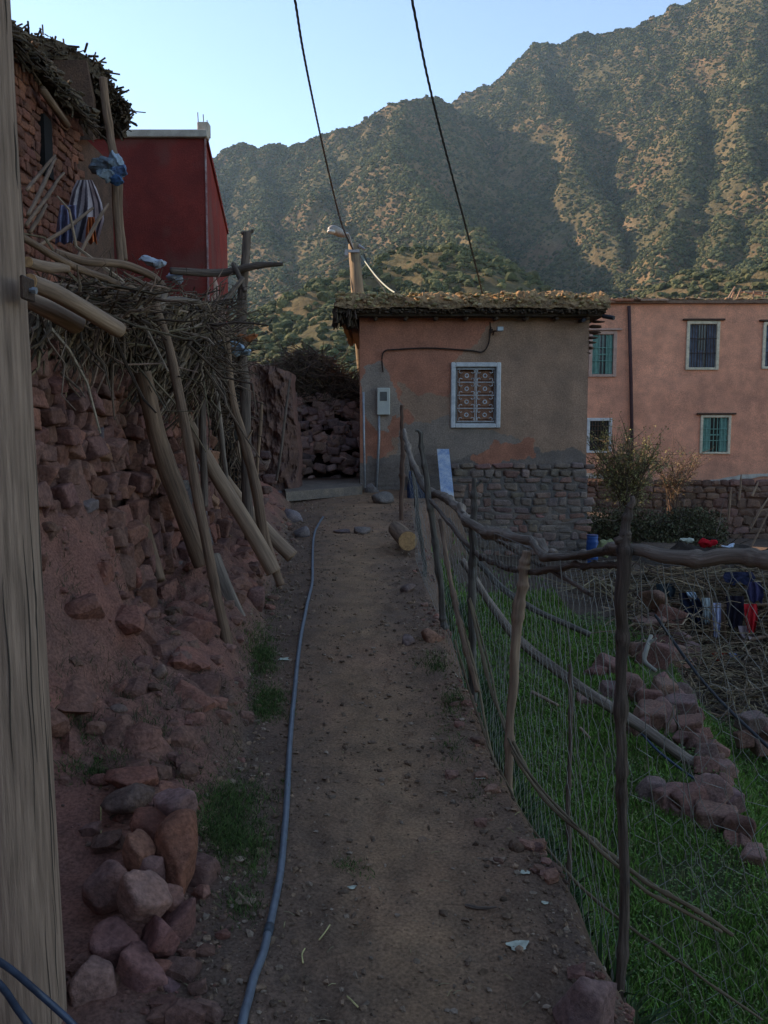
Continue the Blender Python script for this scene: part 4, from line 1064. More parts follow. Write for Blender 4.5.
pole('wooden_pole', [(226, 338, 6.7), (236, 405, 6.7), (248, 455, 6.6), (262, 520, 6.5), (280, 584, 6.4)], [.030, .034, .040, .036], m_wood, 'knobbly grey pole leaning in front of the tall forked post', group=G1, seed=6, wv=.03, branches=[(.45, (.06, 0, .12), .012)])
pole('wooden_pole', [(204, 312, 6.0), (203, 380, 6.0), (203, 450, 6.0), (204, 506, 6.0)], [.022, .026, .026], m_bark, 'dark upright pole with a black knobby top', group=G1, seed=8, branches=[(.0, (.06, 0, .05), .018), (.0, (-.05, 0, .04), .016)])
pole('wooden_pole', [(140, 352, 5.6), (145, 410, 5.6), (147, 470, 5.6), (153, 505, 5.6)], [.03, .034, .03], m_silver, 'short grey upright stake left of the crooked pole', group=G1, seed=9)
pole('wooden_pole', [(247, 232, 7.4), (246, 262, 7.4), (243, 330, 7.4), (246, 400, 7.4), (248, 470, 7.35), (252, 545, 7.3)], [.036, .040, .046, .05, .046], m_bark, 'tall dark forked post rising above the brushwood', group=G1, seed=10, wv=.02, branches=[(.02, (.05, 0, .03), .02), (.03, (-.05, 0, .02), .02)])
pole('wooden_pole', [(283, 264, 7.3), (258, 266, 7.3), (225, 272, 7.3), (170, 270, 7.1)], [.014, .03, .034, .03], m_bark, 'dark crossbar branch lashed to the tall forked post', group=G1, seed=11, wv=.03)
pole('wooden_pole', [(233, 264, 7.3), (237, 272, 7.25), (244, 290, 7.2)], [.02, .022, .02], m_bark, 'short dark twig propped on the crossbar', group=G1, seed=12)
pole('wooden_pole', [(243, 278, 7.2), (225, 300, 7.0), (207, 318, 6.6)], [.018, .024, .02], m_bark, 'dark bent branch slanting down from the crossbar', group=G1, seed=13, wv=.03)
pole('wooden_pole', [(122, 480, 5.1), (138, 512, 5.1), (148, 545, 5.1), (160, 580, 5.0)], [.03, .035, .03], m_wood, 'short log stump sticking out of the stone wall', group=G1, seed=14, sides=12)
pole('wooden_pole', [(290, 380, 9.5), (283, 430, 9.4), (275, 480, 9.3)], [.012, .016, .016], m_bark, 'thin dark stick standing beside the mud wall', group=G1, seed=15)
pole('wooden_pole', [(262, 402, 8.2), (258, 440, 8.2), (255, 500, 8.2)], [.016, .018, .018], m_wood, 'thin brown stake right of the tall forked post', group=G1, seed=16)
pole('wooden_pole', [(192, 360, 6.4), (196, 420, 6.4), (188, 490, 6.3)], [.018, .022, .02], m_bark, 'thin dark bent stake between the crooked pole and the dark upright', group=G1, seed=17)
pole('wooden_pole', [(215, 380, 6.9), (220, 430, 6.9), (226, 480, 6.9)], [.018, .022, .02], m_silver, 'thin grey stake behind the knobbly grey pole', group=G1, seed=18)
G2 = 'branches laid over the brushwood'
pole('branch', [(20, 236, 3.6), (60, 258, 4.0), (100, 278, 4.4), (130, 290, 4.7), (160, 296, 5.0)], [.016, .019, .018, .015], m_wood, 'long grey branch laid over the brushwood, starting at the pole', group=G2, seed=20, wv=.02)
pole('branch', [(55, 252, 4.6), (85, 262, 4.7), (120, 266, 4.9), (150, 278, 5.0), (165, 292, 5.0)], [.020, .024, .025, .018], m_wood, 'thicker curved branch just above the long grey one', group=G2, seed=21, wv=.03)
pole('branch', [(95, 280, 4.6), (112, 292, 4.7), (130, 297, 4.8), (158, 295, 5.0)], [.014, .018, .014], m_silver, 'pale thin branch bowed below the long grey one', group=G2, seed=22)
pole('branch', [(165, 292, 5.0), (160, 310, 5.0), (170, 300, 5.2), (200, 302, 5.6)], [.02, .02, .012], m_silver, 'small pale hooked branch at the top of the crooked pole', group=G2, seed=23)
pole('short_log', [(30, 282, 3.3), (60, 296, 3.5), (117, 329, 4.0)], [.033, .036, .038], m_woodl, 'smooth round log poking out beside the clamp on the pole', 'log', G2, seed=24, wv=.004, sides=16, cutm=m_cut, rough=.03)
pole('short_log', [(25, 296, 3.6), (50, 308, 3.7), (76, 322, 3.9)], [.045, .048, .05], m_woodl, 'shorter stubby log under the smooth round log', 'log', G2, seed=25, wv=.004, sides=16, cutm=m_cut, rough=.03)
pole('short_log', [(28, 262, 3.7), (50, 270, 3.9), (68, 274, 4.1)], [.024, .028, .022], m_woodl, 'small pale broken branch stub above the round logs', 'log', G2, seed=26, cutm=m_cut)
# tall paired posts beside the stone house
pole('house_post', [(103, 78, 8.3), (106, 115, 8.3), (111, 135, 8.3), (116, 165, 8.2), (116, 200, 8.2), (121, 262, 8.1)], [.036, .042, .036, .040, .034, .030], m_wood, 'tall grey crooked post holding up the ragged eave of the stone house', 'post', seed=27, wv=.02, sides=12)
pole('house_post', [(120, 175, 8.3), (121, 215, 8.3), (125, 262, 8.2)], [.03, .034, .03], m_wood, 'thin second post strapped beside the tall crooked post', 'post', seed=28)
for k, (q, lab) in enumerate((([(28, 215, 4.6), (55, 158, 6.2)], 'upper weathered stick leaning on the stone house wall'), ([(27, 190, 5.0), (40, 175, 6.0), (56, 156, 6.6)], 'short weathered stick high on the stone house wall'),
      ([(26, 225, 4.6), (48, 195, 5.6), (64, 172, 6.4)], 'long bleached stick slanting against the stone house wall'), ([(40, 245, 5.0), (70, 225, 5.6), (92, 208, 6.2)], 'pale thin stick rising in front of the striped blanket'),
      ([(30, 232, 4.8), (46, 205, 5.4)], 'lowest short stick against the stone house wall'), ([(75, 262, 5.4), (98, 220, 5.9), (108, 204, 6.2)], 'dark stick rising right of the striped blanket'))):
    pole('stick', q, [.010, .014, .009], m_wood, lab, 'stick', 'sticks leaning on the stone house', seed=30 + k, wv=.006)

# ------------------------------------------------------------------ brushwood
def twig_mass(b, n, g, src, dst_off, r, jd=.05, K=5, cols=((.165, .108, .07), (.10, .068, .048), (.24, .165, .11)), bend=.08):
    for k in range(n):
        p0 = src(g); d = dst_off(g, p0); p = p0 + d * np.linspace(0, 1, K)[:, None]
        p[1:-1] += g.normal(0, bend * np.linalg.norm(d) * .3, (K - 2, 3))
        r0 = g.uniform(*r); b.tube(p, np.linspace(r0, r0 * .35, K), 4 if r0 < .006 else 5, col=jit(cols[int(g.integers(len(cols)))], g, .35, .06), caps=False)
def pixsrc(us, vs, ds):
    return lambda g: P(g.uniform(*us), g.uniform(*vs), g.uniform(*ds))
b = MB(); g7 = np.random.default_rng(77)
# dark filler sheet under the brush, coloured as the shade between twigs
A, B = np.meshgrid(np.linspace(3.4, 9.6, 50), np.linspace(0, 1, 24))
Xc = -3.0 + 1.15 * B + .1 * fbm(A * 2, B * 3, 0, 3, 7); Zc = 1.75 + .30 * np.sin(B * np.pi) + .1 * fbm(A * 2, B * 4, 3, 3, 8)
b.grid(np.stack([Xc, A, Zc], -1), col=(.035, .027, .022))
# combed fan of twigs hanging down on the left
def fan(g, p0):
    return np.array([g.normal(.02, .13), -.18 + g.normal(0, .14), g.normal(0, .08)]) + np.array([-.34, 0, -.50]) * g.uniform(.2, 1.2)
def fsrc(g):
    u = g.uniform(35, 215); v = np.interp(u, [30, 120, 160, 215], [300, 300, 305, 335]) + g.uniform(-14, 46); return P(u, v, np.interp(u, [30, 215], [4.1, 6.2]) + g.uniform(-.25, .35))
twig_mass(b, 1700, g7, fsrc, fan, (.003, .014), bend=.12)
twig_mass(b, 330, g7, fsrc, lambda g, p: g.normal(0, 1, 3) * [.14, .10, .12], (.002, .008), bend=.3)
twig_mass(b, 700, g7, pixsrc((30, 150), (282, 330), (4.2, 5.6)), lambda g, p: g.normal(0, 1, 3) * [.14, .10, .05], (.003, .012))
twig_mass(b, 150, g7, fsrc, lambda g, p: np.array([g.normal(-.1, .25), -.15 + g.normal(0, .2), g.normal(-.22, .2)]) * 1.4, (.008, .016), bend=.2, cols=((.17, .115, .075), (.11, .075, .052), (.27, .19, .13)))
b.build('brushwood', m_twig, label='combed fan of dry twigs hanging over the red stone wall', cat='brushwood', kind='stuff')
b = MB()
cols2 = ((.16, .105, .072), (.10, .068, .05), (.22, .15, .105))
twig_mass(b, 1300, g7, pixsrc((150, 232), (330, 420), (7.5, 8.4)), lambda g, p: np.array([g.normal(.0, .16), g.normal(0, .2), g.normal(-.04, .13)]), (.004, .013), cols=cols2)
twig_mass(b, 150, g7, pixsrc((150, 215), (300, 345), (7.0, 8.0)), lambda g, p: np.array([g.uniform(.05, .42), g.normal(0, .15), g.normal(.03, .10)]), (.004, .014), cols=cols2)
twig_mass(b, 700, g7, pixsrc((130, 240), (400, 490), (7.6, 8.4)), lambda g, p: np.array([g.normal(0, .08), g.normal(0, .12), g.uniform(-.5, .2)]), (.004, .013), cols=cols2)
for y in (8.6,):  # near-black backing sheet, shade of the gaps put into its colour
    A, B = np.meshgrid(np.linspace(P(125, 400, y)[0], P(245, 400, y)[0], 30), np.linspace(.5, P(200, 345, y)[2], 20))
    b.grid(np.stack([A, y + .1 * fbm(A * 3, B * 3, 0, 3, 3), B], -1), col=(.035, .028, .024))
twig_mass(b, 650, g7, pixsrc((150, 214), (302, 385), (5.8, 6.8)), lambda g, p: np.array([g.normal(.02, .15), g.normal(0, .15), g.normal(-.05, .14)]), (.003, .012), cols=cols2, bend=.25)
twig_mass(b, 130, g7, pixsrc((185, 235), (300, 390), (6.6, 7.2)), lambda g, p: np.array([g.uniform(.0, .35), g.normal(0, .12), g.normal(.03, .10)]), (.003, .010), cols=cols2, bend=.25)
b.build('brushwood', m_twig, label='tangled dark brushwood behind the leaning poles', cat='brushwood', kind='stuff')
b = MB()   # brush heap behind, near the house
dd = 16.4
def hsrc(g):
    u = g.uniform(262, 362); top = np.interp(u, [262, 290, 310, 330, 362], [372, 352, 350, 358, 392]); return P(u, g.uniform(top, 402), dd + g.uniform(-.4, 1.0))
twig_mass(b, 2600, g7, hsrc, lambda g, p: g.normal(0, 1, 3) * [.28, .2, .17], (.005, .014), cols=((.17, .12, .085), (.12, .088, .065), (.22, .155, .11)))
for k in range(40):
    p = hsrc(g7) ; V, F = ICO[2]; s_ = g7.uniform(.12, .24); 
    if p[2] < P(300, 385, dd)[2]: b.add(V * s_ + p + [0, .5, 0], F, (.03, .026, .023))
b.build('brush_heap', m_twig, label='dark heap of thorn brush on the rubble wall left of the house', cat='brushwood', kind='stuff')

# ------------------------------------------------------------------ cloths on the left
def hanging_cloth(name, outline, d, stripes, label, cat='cloth', n=46, fold=.05, seed=0, group=None, thick=.006, parent=None):
    """outline: list of (u_left, u_right, v) rows"""
    o = np.array(outline, float); B = np.linspace(0, 1, n); t = np.linspace(0, 1, len(o))
    ul = np.interp(B, t, o[:, 0]); ur = np.interp(B, t, o[:, 1]); vv = np.interp(B, t, o[:, 2])
    A = np.linspace(0, 1, n * 2); V = np.zeros((n, n * 2, 3)); C = np.zeros((n, n * 2, 3))
    for i in range(n):
        for j in range(n * 2):
            f = fold * math.sin(A[j] * 15 + seed + 2 * math.sin(B[i] * 2 + seed)) * (.3 + B[i])
            V[i, j] = P(ul[i] + (ur[i] - ul[i]) * A[j] , vv[i] + 1.5 * math.sin(A[j] * 11 + seed) * B[i], d + f + .3 * fold * float(vnoise(A[j] * 9, B[i] * 7, 0, seed)))
            C[i, j] = stripes(A[j], B[i])
    b = MB(); b.grid(V, col=C); V2 = V + [0, thick, 0]; b.grid(V2, col=C, flip=True)
    for (a_, c_) in ((V[0], V2[0]), (V[-1], V2[-1]), (V[:, 0], V2[:, 0]), (V[:, -1], V2[:, -1])): b.grid(np.stack([a_, c_], 0), col=C[0, 0])
    o_ = b.build(name, m_cloth, label=label, cat=cat, smooth=True, **({'group': group} if group else {}))
    return o_
m_cloth = mat('woven_cloth', (1.05, 1.05, 1.05), (.85, .85, .85), scale=12, attr=True, bump=.3, bscale=90, fine=.12, spec=.05)
def zebra(a, b_):
    s = math.sin((a * 4.5 + .8 * b_) * 2 * math.pi); s2 = math.sin(b_ * 60)
    if a > .62: return (.55, .42, .40) if math.sin(a * 40) > -.3 else (.10, .07, .08)
    return (.46, .38, .38) if s > .0 else (.09, .07, .08)
hanging_cloth('blanket', [(77, 92, 180), (72, 97, 190), (69, 102, 204), (66, 104, 220), (64, 98, 242)], 6.4, zebra, 'black and white striped blanket hanging by the stone house', 'blanket', seed=1, fold=.025)
hanging_cloth('cloth', [(60, 76, 205), (57, 76, 222), (55, 72, 243)], 6.3, lambda a, b_: (.20, .19, .28), 'faded lilac cloth hanging left of the striped blanket', seed=2, fold=.05)
hanging_cloth('cloth', [(88, 94, 217), (86, 95, 228), (85, 97, 243)], 6.28, lambda a, b_: (.50, .13, .05), 'small bright orange cloth hanging under the striped blanket', seed=3, fold=.03)
b = MB(); g8 = np.random.default_rng(8)
for k, (u, v, s_, c) in enumerate(((100, 168, .10, (.14, .17, .20)), (110, 163, .09, (.26, .33, .40)), (116, 172, .08, (.10, .16, .26)), (105, 176, .09, (.20, .24, .26)), (97, 163, .06, (.16, .18, .18)), (113, 180, .07, (.05, .12, .24)))):
    V, F = rock((s_ * 1.0, s_, s_ * .8), 50 + k, 4, 5, k=9); V = V + .045 * np.stack([ridged(V[:, 0] * 12, V[:, 1] * 12, V[:, 2] * 12, 3, q) for q in (1, 2, 3)], -1); b.add(V + P(u, v, 7.9), F, c)
b.build('cloth_bundle', m_cloth, smooth=True, label='grey-blue bundle of cloth wedged against the red house', cat='bundle')
for k, (u, v, s3, c, lab) in enumerate(((232, 350, (.22, .12, .05), (.30, .40, .50), 'crumpled pale blue plastic sheet caught in the brushwood'), (152, 262, (.10, .06, .05), (.36, .38, .42), 'crumpled whitish bag caught on top of the brushwood'), (246, 337, (.10, .06, .03), (.5, .16, .07), 'small orange rag on the brushwood by the forked post'), (173, 277, (.05, .04, .06), (.40, .44, .5), 'torn white plastic strip hanging off the brushwood'))):
    V, F = rock(s3, 70 + k, 4, 7); V = V + .05 * np.stack([ridged(V[:, 0] * 9, V[:, 1] * 9, V[:, 2] * 9, 3, q) for q in (1, 2, 3)], -1)
    b = MB(); b.add(V + P(u, v, 7.2), F, c); b.build('plastic_scrap', m_cloth, smooth=True, label=lab, cat='rubbish')
# ------------------------------------------------------------------ wire fence
g9 = np.random.default_rng(90)
FB = P(627, 1008, 2.45)
fence = thing('wire_fence', (FB[0], 2.45, 0), 'rustic fence of crooked branches and sagging wire netting along the right of the path', 'fence')
def fpost(pix, r, m, seed, label=None, wv=.012, sides=12, branches=(), nm='post'):
    c = [P(*q) for q in pix]; n = 22 * len(c); p = wob(spline(c, n), wv, seed, 1.2); L_ = np.linalg.norm(p[-1] - p[0]); p = wob(p, max(r) * .55, seed + 50, L_ * 2.2)
    rr = np.interp(np.linspace(0, 1, n), np.linspace(0, 1, len(r)), r)
    kn = np.zeros(n)
    for kc in np.random.default_rng(seed).uniform(0, 1, int(2 + L_ * 5)): kn += .34 * np.exp(-((np.linspace(0, 1, n) - kc) * L_ / .02) ** 2)
    b = MB(); b.tube(p, rr * (1 + kn), max(sides, 14), rough=.24, seed=seed)
    for (t, dvec, rb) in branches:
        i = int(t * (n - 1)); e = p[i] + np.array(dvec); b.tube(spline([p[i], (p[i] + e) / 2 + g9.normal(0, .01, 3), e], 8), np.linspace(rb, rb * .55, 8), 7)
    o = b.build(nm, m, fence, smooth=True)
    if label: o['label'] = label
    return o
m_silverd = mat('lichened_dark_branch', (.16, .135, .11), (.075, .060, .050), scale=24, wood=True, bump=1, bscale=60, bdist=.01, fine=.35, spec=.12)
fpost([(629, 508, 2.42), (627, 560, 2.42), (625, 650, 2.43), (624, 760, 2.44), (626, 880, 2.45), (626, 1012, 2.46), (627, 1080, 2.46)], [.010, .020, .017, .015, .015, .016, .017], m_bark, 1, 'thickest dark knotted post nearest the camera', branches=[(.10, (-.03, .0, -.02), .02), (.0, (.008, 0, .035), .012)])
fpost([(527, 551, 3.5), (521, 600, 3.5), (512, 700, 3.5), (508, 800, 3.5), (508, 830, 3.5)], [.019, .021, .018, .020], m_woodl, 2, 'pale peeled short post', wv=.01)
fpost([(474, 478, 4.5), (470, 540, 4.5), (471, 620, 4.5), (471, 700, 4.5)], [.012, .020, .021, .024], m_silverd, 3, branches=[(.05, (.04, 0, .04), .010)])
fpost([(421, 432, 5.6), (427, 480, 5.6), (436, 540, 5.6), (444, 612, 5.6), (446, 630, 5.6)], [.014, .020, .020, .022], m_silverd, 4, branches=[(.02, (-.04, 0, .03), .012)])
fpost([(410, 456, 7.2), (417, 510, 7.2), (424, 560, 7.2), (426, 580, 7.2)], [.014, .018, .018], m_silverd, 5)
fpost([(402, 405, 10.5), (402, 450, 10.5), (401, 524, 10.5)], [.022, .026, .028], mat('red_brown_stick', (.17, .09, .06), (.10, .055, .04), scale=20, wood=True, bump=.5), 6, 'thin red-brown stick post by the house corner')
fpost([(570, 664, 3.0), (572, 720, 3.0), (570, 800, 3.0), (571, 905, 3.0)], [.006, .008, .008], m_bark, 7, 'thin dark stick between the two nearest posts')
def rail(pix, r, m, seed, nm='rail', wv=.01, rough=.14, sides=10, label=None):
    return fpost(pix, r, m, seed, label, wv, sides, nm=nm) 
rail([(404, 430, 7.6), (408, 445, 7.3), (414, 464, 6.9), (421, 480, 6.5), (430, 491, 6.1), (446, 497, 5.6), (457, 505, 5.2), (464, 516, 4.9), (470, 522, 4.6)], [.016, .022, .026, .030, .025, .029, .024], m_silver, 11, label='grey barked branch forming the far end of the top rail')
rail([(466, 520, 4.55), (487, 529, 4.2), (510, 534, 3.9), (532, 540, 3.65), (548, 549, 3.5), (556, 553, 3.4)], [.022, .024, .020, .014], m_silver, 12)
rail([(530, 538, 3.6), (540, 552, 3.4), (556, 556, 3.2), (585, 553, 2.85), (608, 549, 2.6), (628, 551, 2.45)], [.011, .017, .014, .014, .016], m_silver, 13)
rail([(612, 547, 2.5), (640, 552, 2.4), (660, 557, 2.35), (700, 560, 2.28), (718, 557, 2.25), (745, 560, 2.2), (780, 560, 2.15), (830, 556, 2.1), (900, 560, 2.0)], [.014, .018, .020, .023, .019, .020, .020], m_silver, 14, label='thick pale barked branch forming the near top rail', wv=.006)
rail([(430, 500, 5.5), (452, 525, 5.0), (480, 555, 4.4), (505, 566, 3.9), (530, 570, 3.5), (580, 566, 2.9), (625, 563, 2.45)], [.012, .014, .013, .010], m_bark, 15)
rail([(462, 512, 5.0), (490, 538, 4.4), (530, 560, 3.6), (590, 592, 2.8)], [.010, .010, .008], m_bark, 16)
rail([(440, 520, 5.3), (452, 585, 4.7), (462, 640, 4.3), (478, 690, 4.1)], [.012, .014, .012], m_wood, 17)
# withes running low along the fence
m_withe = mat('brown_withe', (.20, .135, .075), (.11, .075, .045), scale=20, wood=True, bump=.4, fine=.3)
for k, (q, r_) in enumerate((([(470, 600, 4.4), (490, 690, 3.9), (515, 745, 3.45), (545, 795, 3.1), (585, 835, 2.75), (640, 878, 2.45), (690, 905, 2.3), (731, 932, 2.2)], .008),
                             ([(512, 752, 3.42), (548, 802, 3.05), (590, 842, 2.7), (645, 888, 2.42), (690, 912, 2.3), (722, 930, 2.2)], .006),
                             ([(470, 598, 4.4), (488, 660, 4.1), (505, 730, 3.55), (540, 783, 3.1), (600, 842, 2.68), (660, 885, 2.4)], .005),
                             ([(455, 640, 4.4), (480, 730, 3.9), (510, 800, 3.45), (560, 870, 3.0), (630, 930, 2.6), (690, 975, 2.45), (760, 1022, 2.3)], .0055),
                             ([(500, 770, 3.5), (530, 840, 3.2), (556, 880, 2.95)], .005),
                             ([(455, 610, 4.6), (470, 650, 4.4), (500, 790, 3.6)], .007))):
    rail(q, [r_, r_, r_ * .7], m_withe, 30 + k, nm='withe', wv=.012, sides=6)
# netting: sagging woven wire between the posts
m_wire = mat('dull_wire', (.26, .245, .22), (.17, .14, .115), scale=14, fine=0, rough=.6, metallic=.2)
def netting(top, bot, nw, nrow, r, sag=.02, seed=0, shear=0.0):
    b = MB(); T = spline(top, 200); Bt = spline(bot, 200)
    def S(a, c):
        a = np.clip(a, 0, 1) * 199; i = np.minimum(a.astype(int), 198); f = (a - i)[..., None]
        t = T[i] * (1 - f) + T[i + 1] * f; q = Bt[i] * (1 - f) + Bt[i + 1] * f
        p = t + (q - t) * c[..., None]
        n_ = fbm(a / 9, c * 4, seed, 3, seed)
        p = p + np.stack([n_ * sag * 1.6, .6 * n_ * sag, .5 * n_ * sag], -1) * np.sin(np.clip(c, 0, 1) * np.pi)[..., None] 
        return p
    for k in range(nw):
        c = np.linspace(0, 1, nrow * 2 + 1); z = np.zeros(len(c))
        idx = np.arange(len(c)); ph = (idx // 1 + 2 * (k % 2)) % 4
        off = np.array([-.5, -.5, .5, .5])[(idx + (0 if k % 2 == 0 else 2)) % 4] * .88
        a = (k + .5 + off) / nw
        b.tube(S(a, c), r, 3, caps=False)
    for c0 in (0.0, 1.0):
        a = np.linspace(0, 1, 80); b.tube(S(a, np.full(80, c0)), r * 1.3, 4, caps=False)
    o = b.build('netting', m_wire, fence); return o
topA = [P(*q) for q in ((406, 440, 7.4), (414, 468, 6.8), (424, 487, 6.3), (446, 500, 5.5), (470, 524, 4.6), (497, 534, 4.0), (523, 545, 3.6), (548, 555, 3.3), (585, 560, 2.85), (627, 558, 2.42))]
botA = [P(*q) for q in ((416, 560, 7.4), (424, 582, 6.9), (432, 600, 6.3), (446, 645, 5.5), (471, 705, 4.6), (490, 765, 4.0), (508, 815, 3.6), (535, 865, 3.25), (575, 930, 2.85), (627, 1010, 2.46))]
netting(topA, botA, 132, 17, .0010, seed=3)
topB = [P(*q) for q in ((629, 560, 2.42), (680, 566, 2.35), (720, 564, 2.28), (800, 566, 2.15), (900, 566, 2.0))]
botB = [P(*q) for q in ((655, 1060, 2.46), (760, 1090, 2.62), (870, 1110, 2.55), (960, 1120, 2.4), (1050, 1120, 2.3))]
o = netting(topB, botB, 30, 24, .0010, sag=.05, seed=8)
# loose strand wires
b = MB()
for k, (u0, u1) in enumerate(((640, 700), (662, 735), (705, 800), (560, 618), (760, 860))):
    b.tube(wob(spline([P(u0, 560, 2.38), P((u0 + u1) / 2 - 12, 780, 2.5), P(u1, 1010, 2.55)], 40), .02, k), .0016, 4)
b.build('loose_wire', m_wire, fence)

# ------------------------------------------------------------------ cut log, boards, barrel beside the house
root = thing('cut_log', tuple(P(402, 540, 8.4)), 'short cut log with an orange sawn end lying at the edge of the path', 'log')
b = MB(); q0 = gpix(394, 532); p0 = P(396, 529, 8.9); p1 = P(408, 541, 8.15)
n = 18; p = p0 + (p1 - p0) * np.linspace(0, 1, n)[:, None]; b.tube(p, np.interp(np.linspace(0, 1, n), [0, .3, 1], [.085, .09, .098]), 22, rough=.06); b.build('log', m_wood, root, smooth=True)
ax = (p1 - p0) / np.linalg.norm(p1 - p0); b = MB(); b.tube([p1 + ax * .002, p1 + ax * .006], .095, 22); b.build('cut_end', m_cut, root)
m_blue = mat('flaking_blue_white_paint', (.46, .50, .54), (.16, .26, .42), scale=7, stain=(.52, .52, .50), stain_scale=3, bump=.3, bscale=50)
b = MB(); q = [P(437, 449, 13.7), P(449, 449, 13.7), P(455, 505, 13.1), P(442, 505, 13.1)]; V = np.array(q); V = np.vstack([V, V + [0, .03, 0]])
b.add(V, [[0, 3, 2, 1], [4, 5, 6, 7], [0, 1, 5, 4], [1, 2, 6, 5], [2, 3, 7, 6], [3, 0, 4, 7]])
b.build('painted_board', m_blue, label='tall narrow board in flaking blue and white paint leaning before the house', cat='board')
b = MB(); V, F = rock((.20, .10, .32), 91, 4, 6, boxy=1, rot=(0, .03, 0)); V = V + .02 * fbm(V[:, 0] * 12, V[:, 1] * 12, V[:, 2] * 6, 3, 2)[:, None]
b.add(V + P(417, 492, 12.9), F); b.build('tarpaulin', mat('dark_blue_tarpaulin', (.025, .045, .095), (.015, .027, .06), scale=5, rough=.5, bump=.5, bscale=14, bdist=.03), smooth=True, label='dark blue folded tarpaulin leaning on the house wall', cat='tarpaulin')
for k, (pix, r_, m, lab) in enumerate(((((363.5, 392, 13.4), (364, 440, 13.4), (365, 488, 13.3)), .018, m_galv, 'straight galvanised metal post standing at the left corner of the house'),)):
    b = MB(); b.tube([P(*q) for q in pix], r_, 8); b.build('metal_post', m, smooth=True, label=lab, cat='post')
# blue barrel and sack by the house corner
bl = thing('barrel', tuple(P(592, 552, 13.2)), 'bright blue plastic barrel by the right corner of the earth-roofed house', 'barrel')
b = MB(); pb = P(592, 554, 13.2); pt = P(592, 536, 13.2); zz = np.linspace(pb[2] - .25, pt[2], 24); t = np.linspace(0, 1, 24)
b.tube(np.stack([np.full(24, pb[0]), np.full(24, 13.2), zz], -1), .085 + .012 * np.sin(t * np.pi) + .004 * np.sin(t * 40), 20); b.build('drum', mat('blue_plastic', (.02, .10, .30), (.015, .075, .22), rough=.4, fine=.05), bl, smooth=True)
b = MB(); b.tube([(pb[0], 13.2, pt[2]), (pb[0], 13.2, pt[2] + .02)], .09, 20); b.build('lid', mat('dark_blue_plastic', (.015, .07, .2), rough=.4, fine=0), bl, smooth=False)
b = MB(); V, F = rock((.15, .12, .17), 33, 4, 7, k=12); V = V + .03 * np.stack([ridged(V[:, 0] * 9, V[:, 1] * 9, V[:, 2] * 9, 3, q) for q in (1, 2, 3)], -1); b.add(V + P(606, 548, 12.9), F)
b.build('sack', mat('faded_olive_sack', (.22, .22, .10), (.13, .135, .07), scale=9, bump=.4), smooth=True, label='faded olive sack slumped beside the blue barrel', cat='sack')

# ------------------------------------------------------------------ rubble row across the field
RB = [ # u v hw hh
 (655,600,16,10),(668,618,14,10),(650,625,14,10),(672,636,17,12),(640,650,16,9),(655,655,17,13),(672,655,14,12),(686,652,12,10),
 (610,668,16,9),(595,672,12,7),(588,700,12,6),(612,692,13,9),(634,690,16,14),(650,700,13,10),(664,690,14,11),(680,690,11,11),
 (648,718,16,13),(640,728,13,10),(662,712,15,14),(683,706,15,9),(690,726,13,9),(682,740,13,10),(696,742,12,9),(706,752,13,9),
 (716,748,11,9),(706,765,15,8),(722,770,13,8),(648,790,16,15),(668,798,17,13),(688,802,18,14),(714,796,20,20),(732,800,12,14),(718,820,21,11),(740,826,16,20),(752,856,12,11),
 (752,722,12,9),(764,728,14,12),(745,738,11,10),(762,745,12,10),(775,735,14,12)]
ordn = ['topmost', 'second', 'third', 'fourth', 'fifth', 'sixth', 'seventh', 'eighth', 'ninth', 'tenth']
for k, (u, v, hw, hh) in enumerate(RB):
    q = gpix(u, v + hh * .6) if k < 35 else P(u, v, 7.6)
    d = min(q[1], 9.8); p = P(u, v, d)
    gr = np.random.default_rng(k + 7); sx, sz = hw / FPX * d * 1.10, hh / FPX * d * 1.15
    V, F = rock((sx, max(sx, sz) * .9, sz * 1.05), 2100 + k, 4, 7, boxy=1 if k % 3 else 0, rot=gr.uniform(-.35, .35, 3))
    col = [(.30,.16,.13),(.26,.13,.105),(.33,.19,.155),(.24,.15,.135)][k % 4]
    shade = ['reddish', 'dark red', 'pale pink', 'grey-brown'][k % 4]
    if k < 8: pos = f'in the tight stack at the far end of the rubble row, number {k + 1} counting down' ; 
    b = MB(); cc = np.array(jit(np.array(col) * [.92, .86, .82], gr, .12, .04)) * (1 + .25 * fbm(V[:, 0] * 8 + k, V[:, 1] * 8, V[:, 2] * 8, 3, k))[:, None]
    b.add(V + p, F, cc)
    form = ('flat' if hh < hw * .65 else 'upright' if hh >= hw else 'blocky'); size = 'large' if hw >= 16 else 'medium' if hw >= 13 else 'small'
    if k < 8: where = 'the far end of the rubble row'
    elif k < 11: where = 'the rubble row\'s short left arm'
    elif k < 20: where = 'the rubble heap behind the nearest post'
    elif k < 27: where = 'the narrow middle of the rubble row'
    elif k < 30: where = 'the trio left of the near rubble'
    elif k < 35: where = 'the near end of the rubble row'
    else: where = 'the heap at the right edge'
    lst = [i for i in range(len(RB)) if (0 if i < 8 else 1 if i < 11 else 2 if i < 20 else 3 if i < 27 else 4 if i < 30 else 5 if i < 35 else 6) == (0 if k < 8 else 1 if k < 11 else 2 if k < 20 else 3 if k < 27 else 4 if k < 30 else 5 if k < 35 else 6)]
    lst.sort(key=lambda i: RB[i][1]); rank = lst.index(k)
    b.build('rock', m_stone, smooth=True, label=f'{shade} {form} stone, {ordn[rank]} down in {where}', cat='rock', group='stones of the rubble row in the field')
FILL = [(664,612),(662,644),(680,664),(662,680),(676,698),(646,708),(694,716),(670,728),(698,734),(708,744),(714,760),(724,782),(702,786),(700,812),(728,808),(732,842),(744,846),(662,806),(680,812),(656,660)]
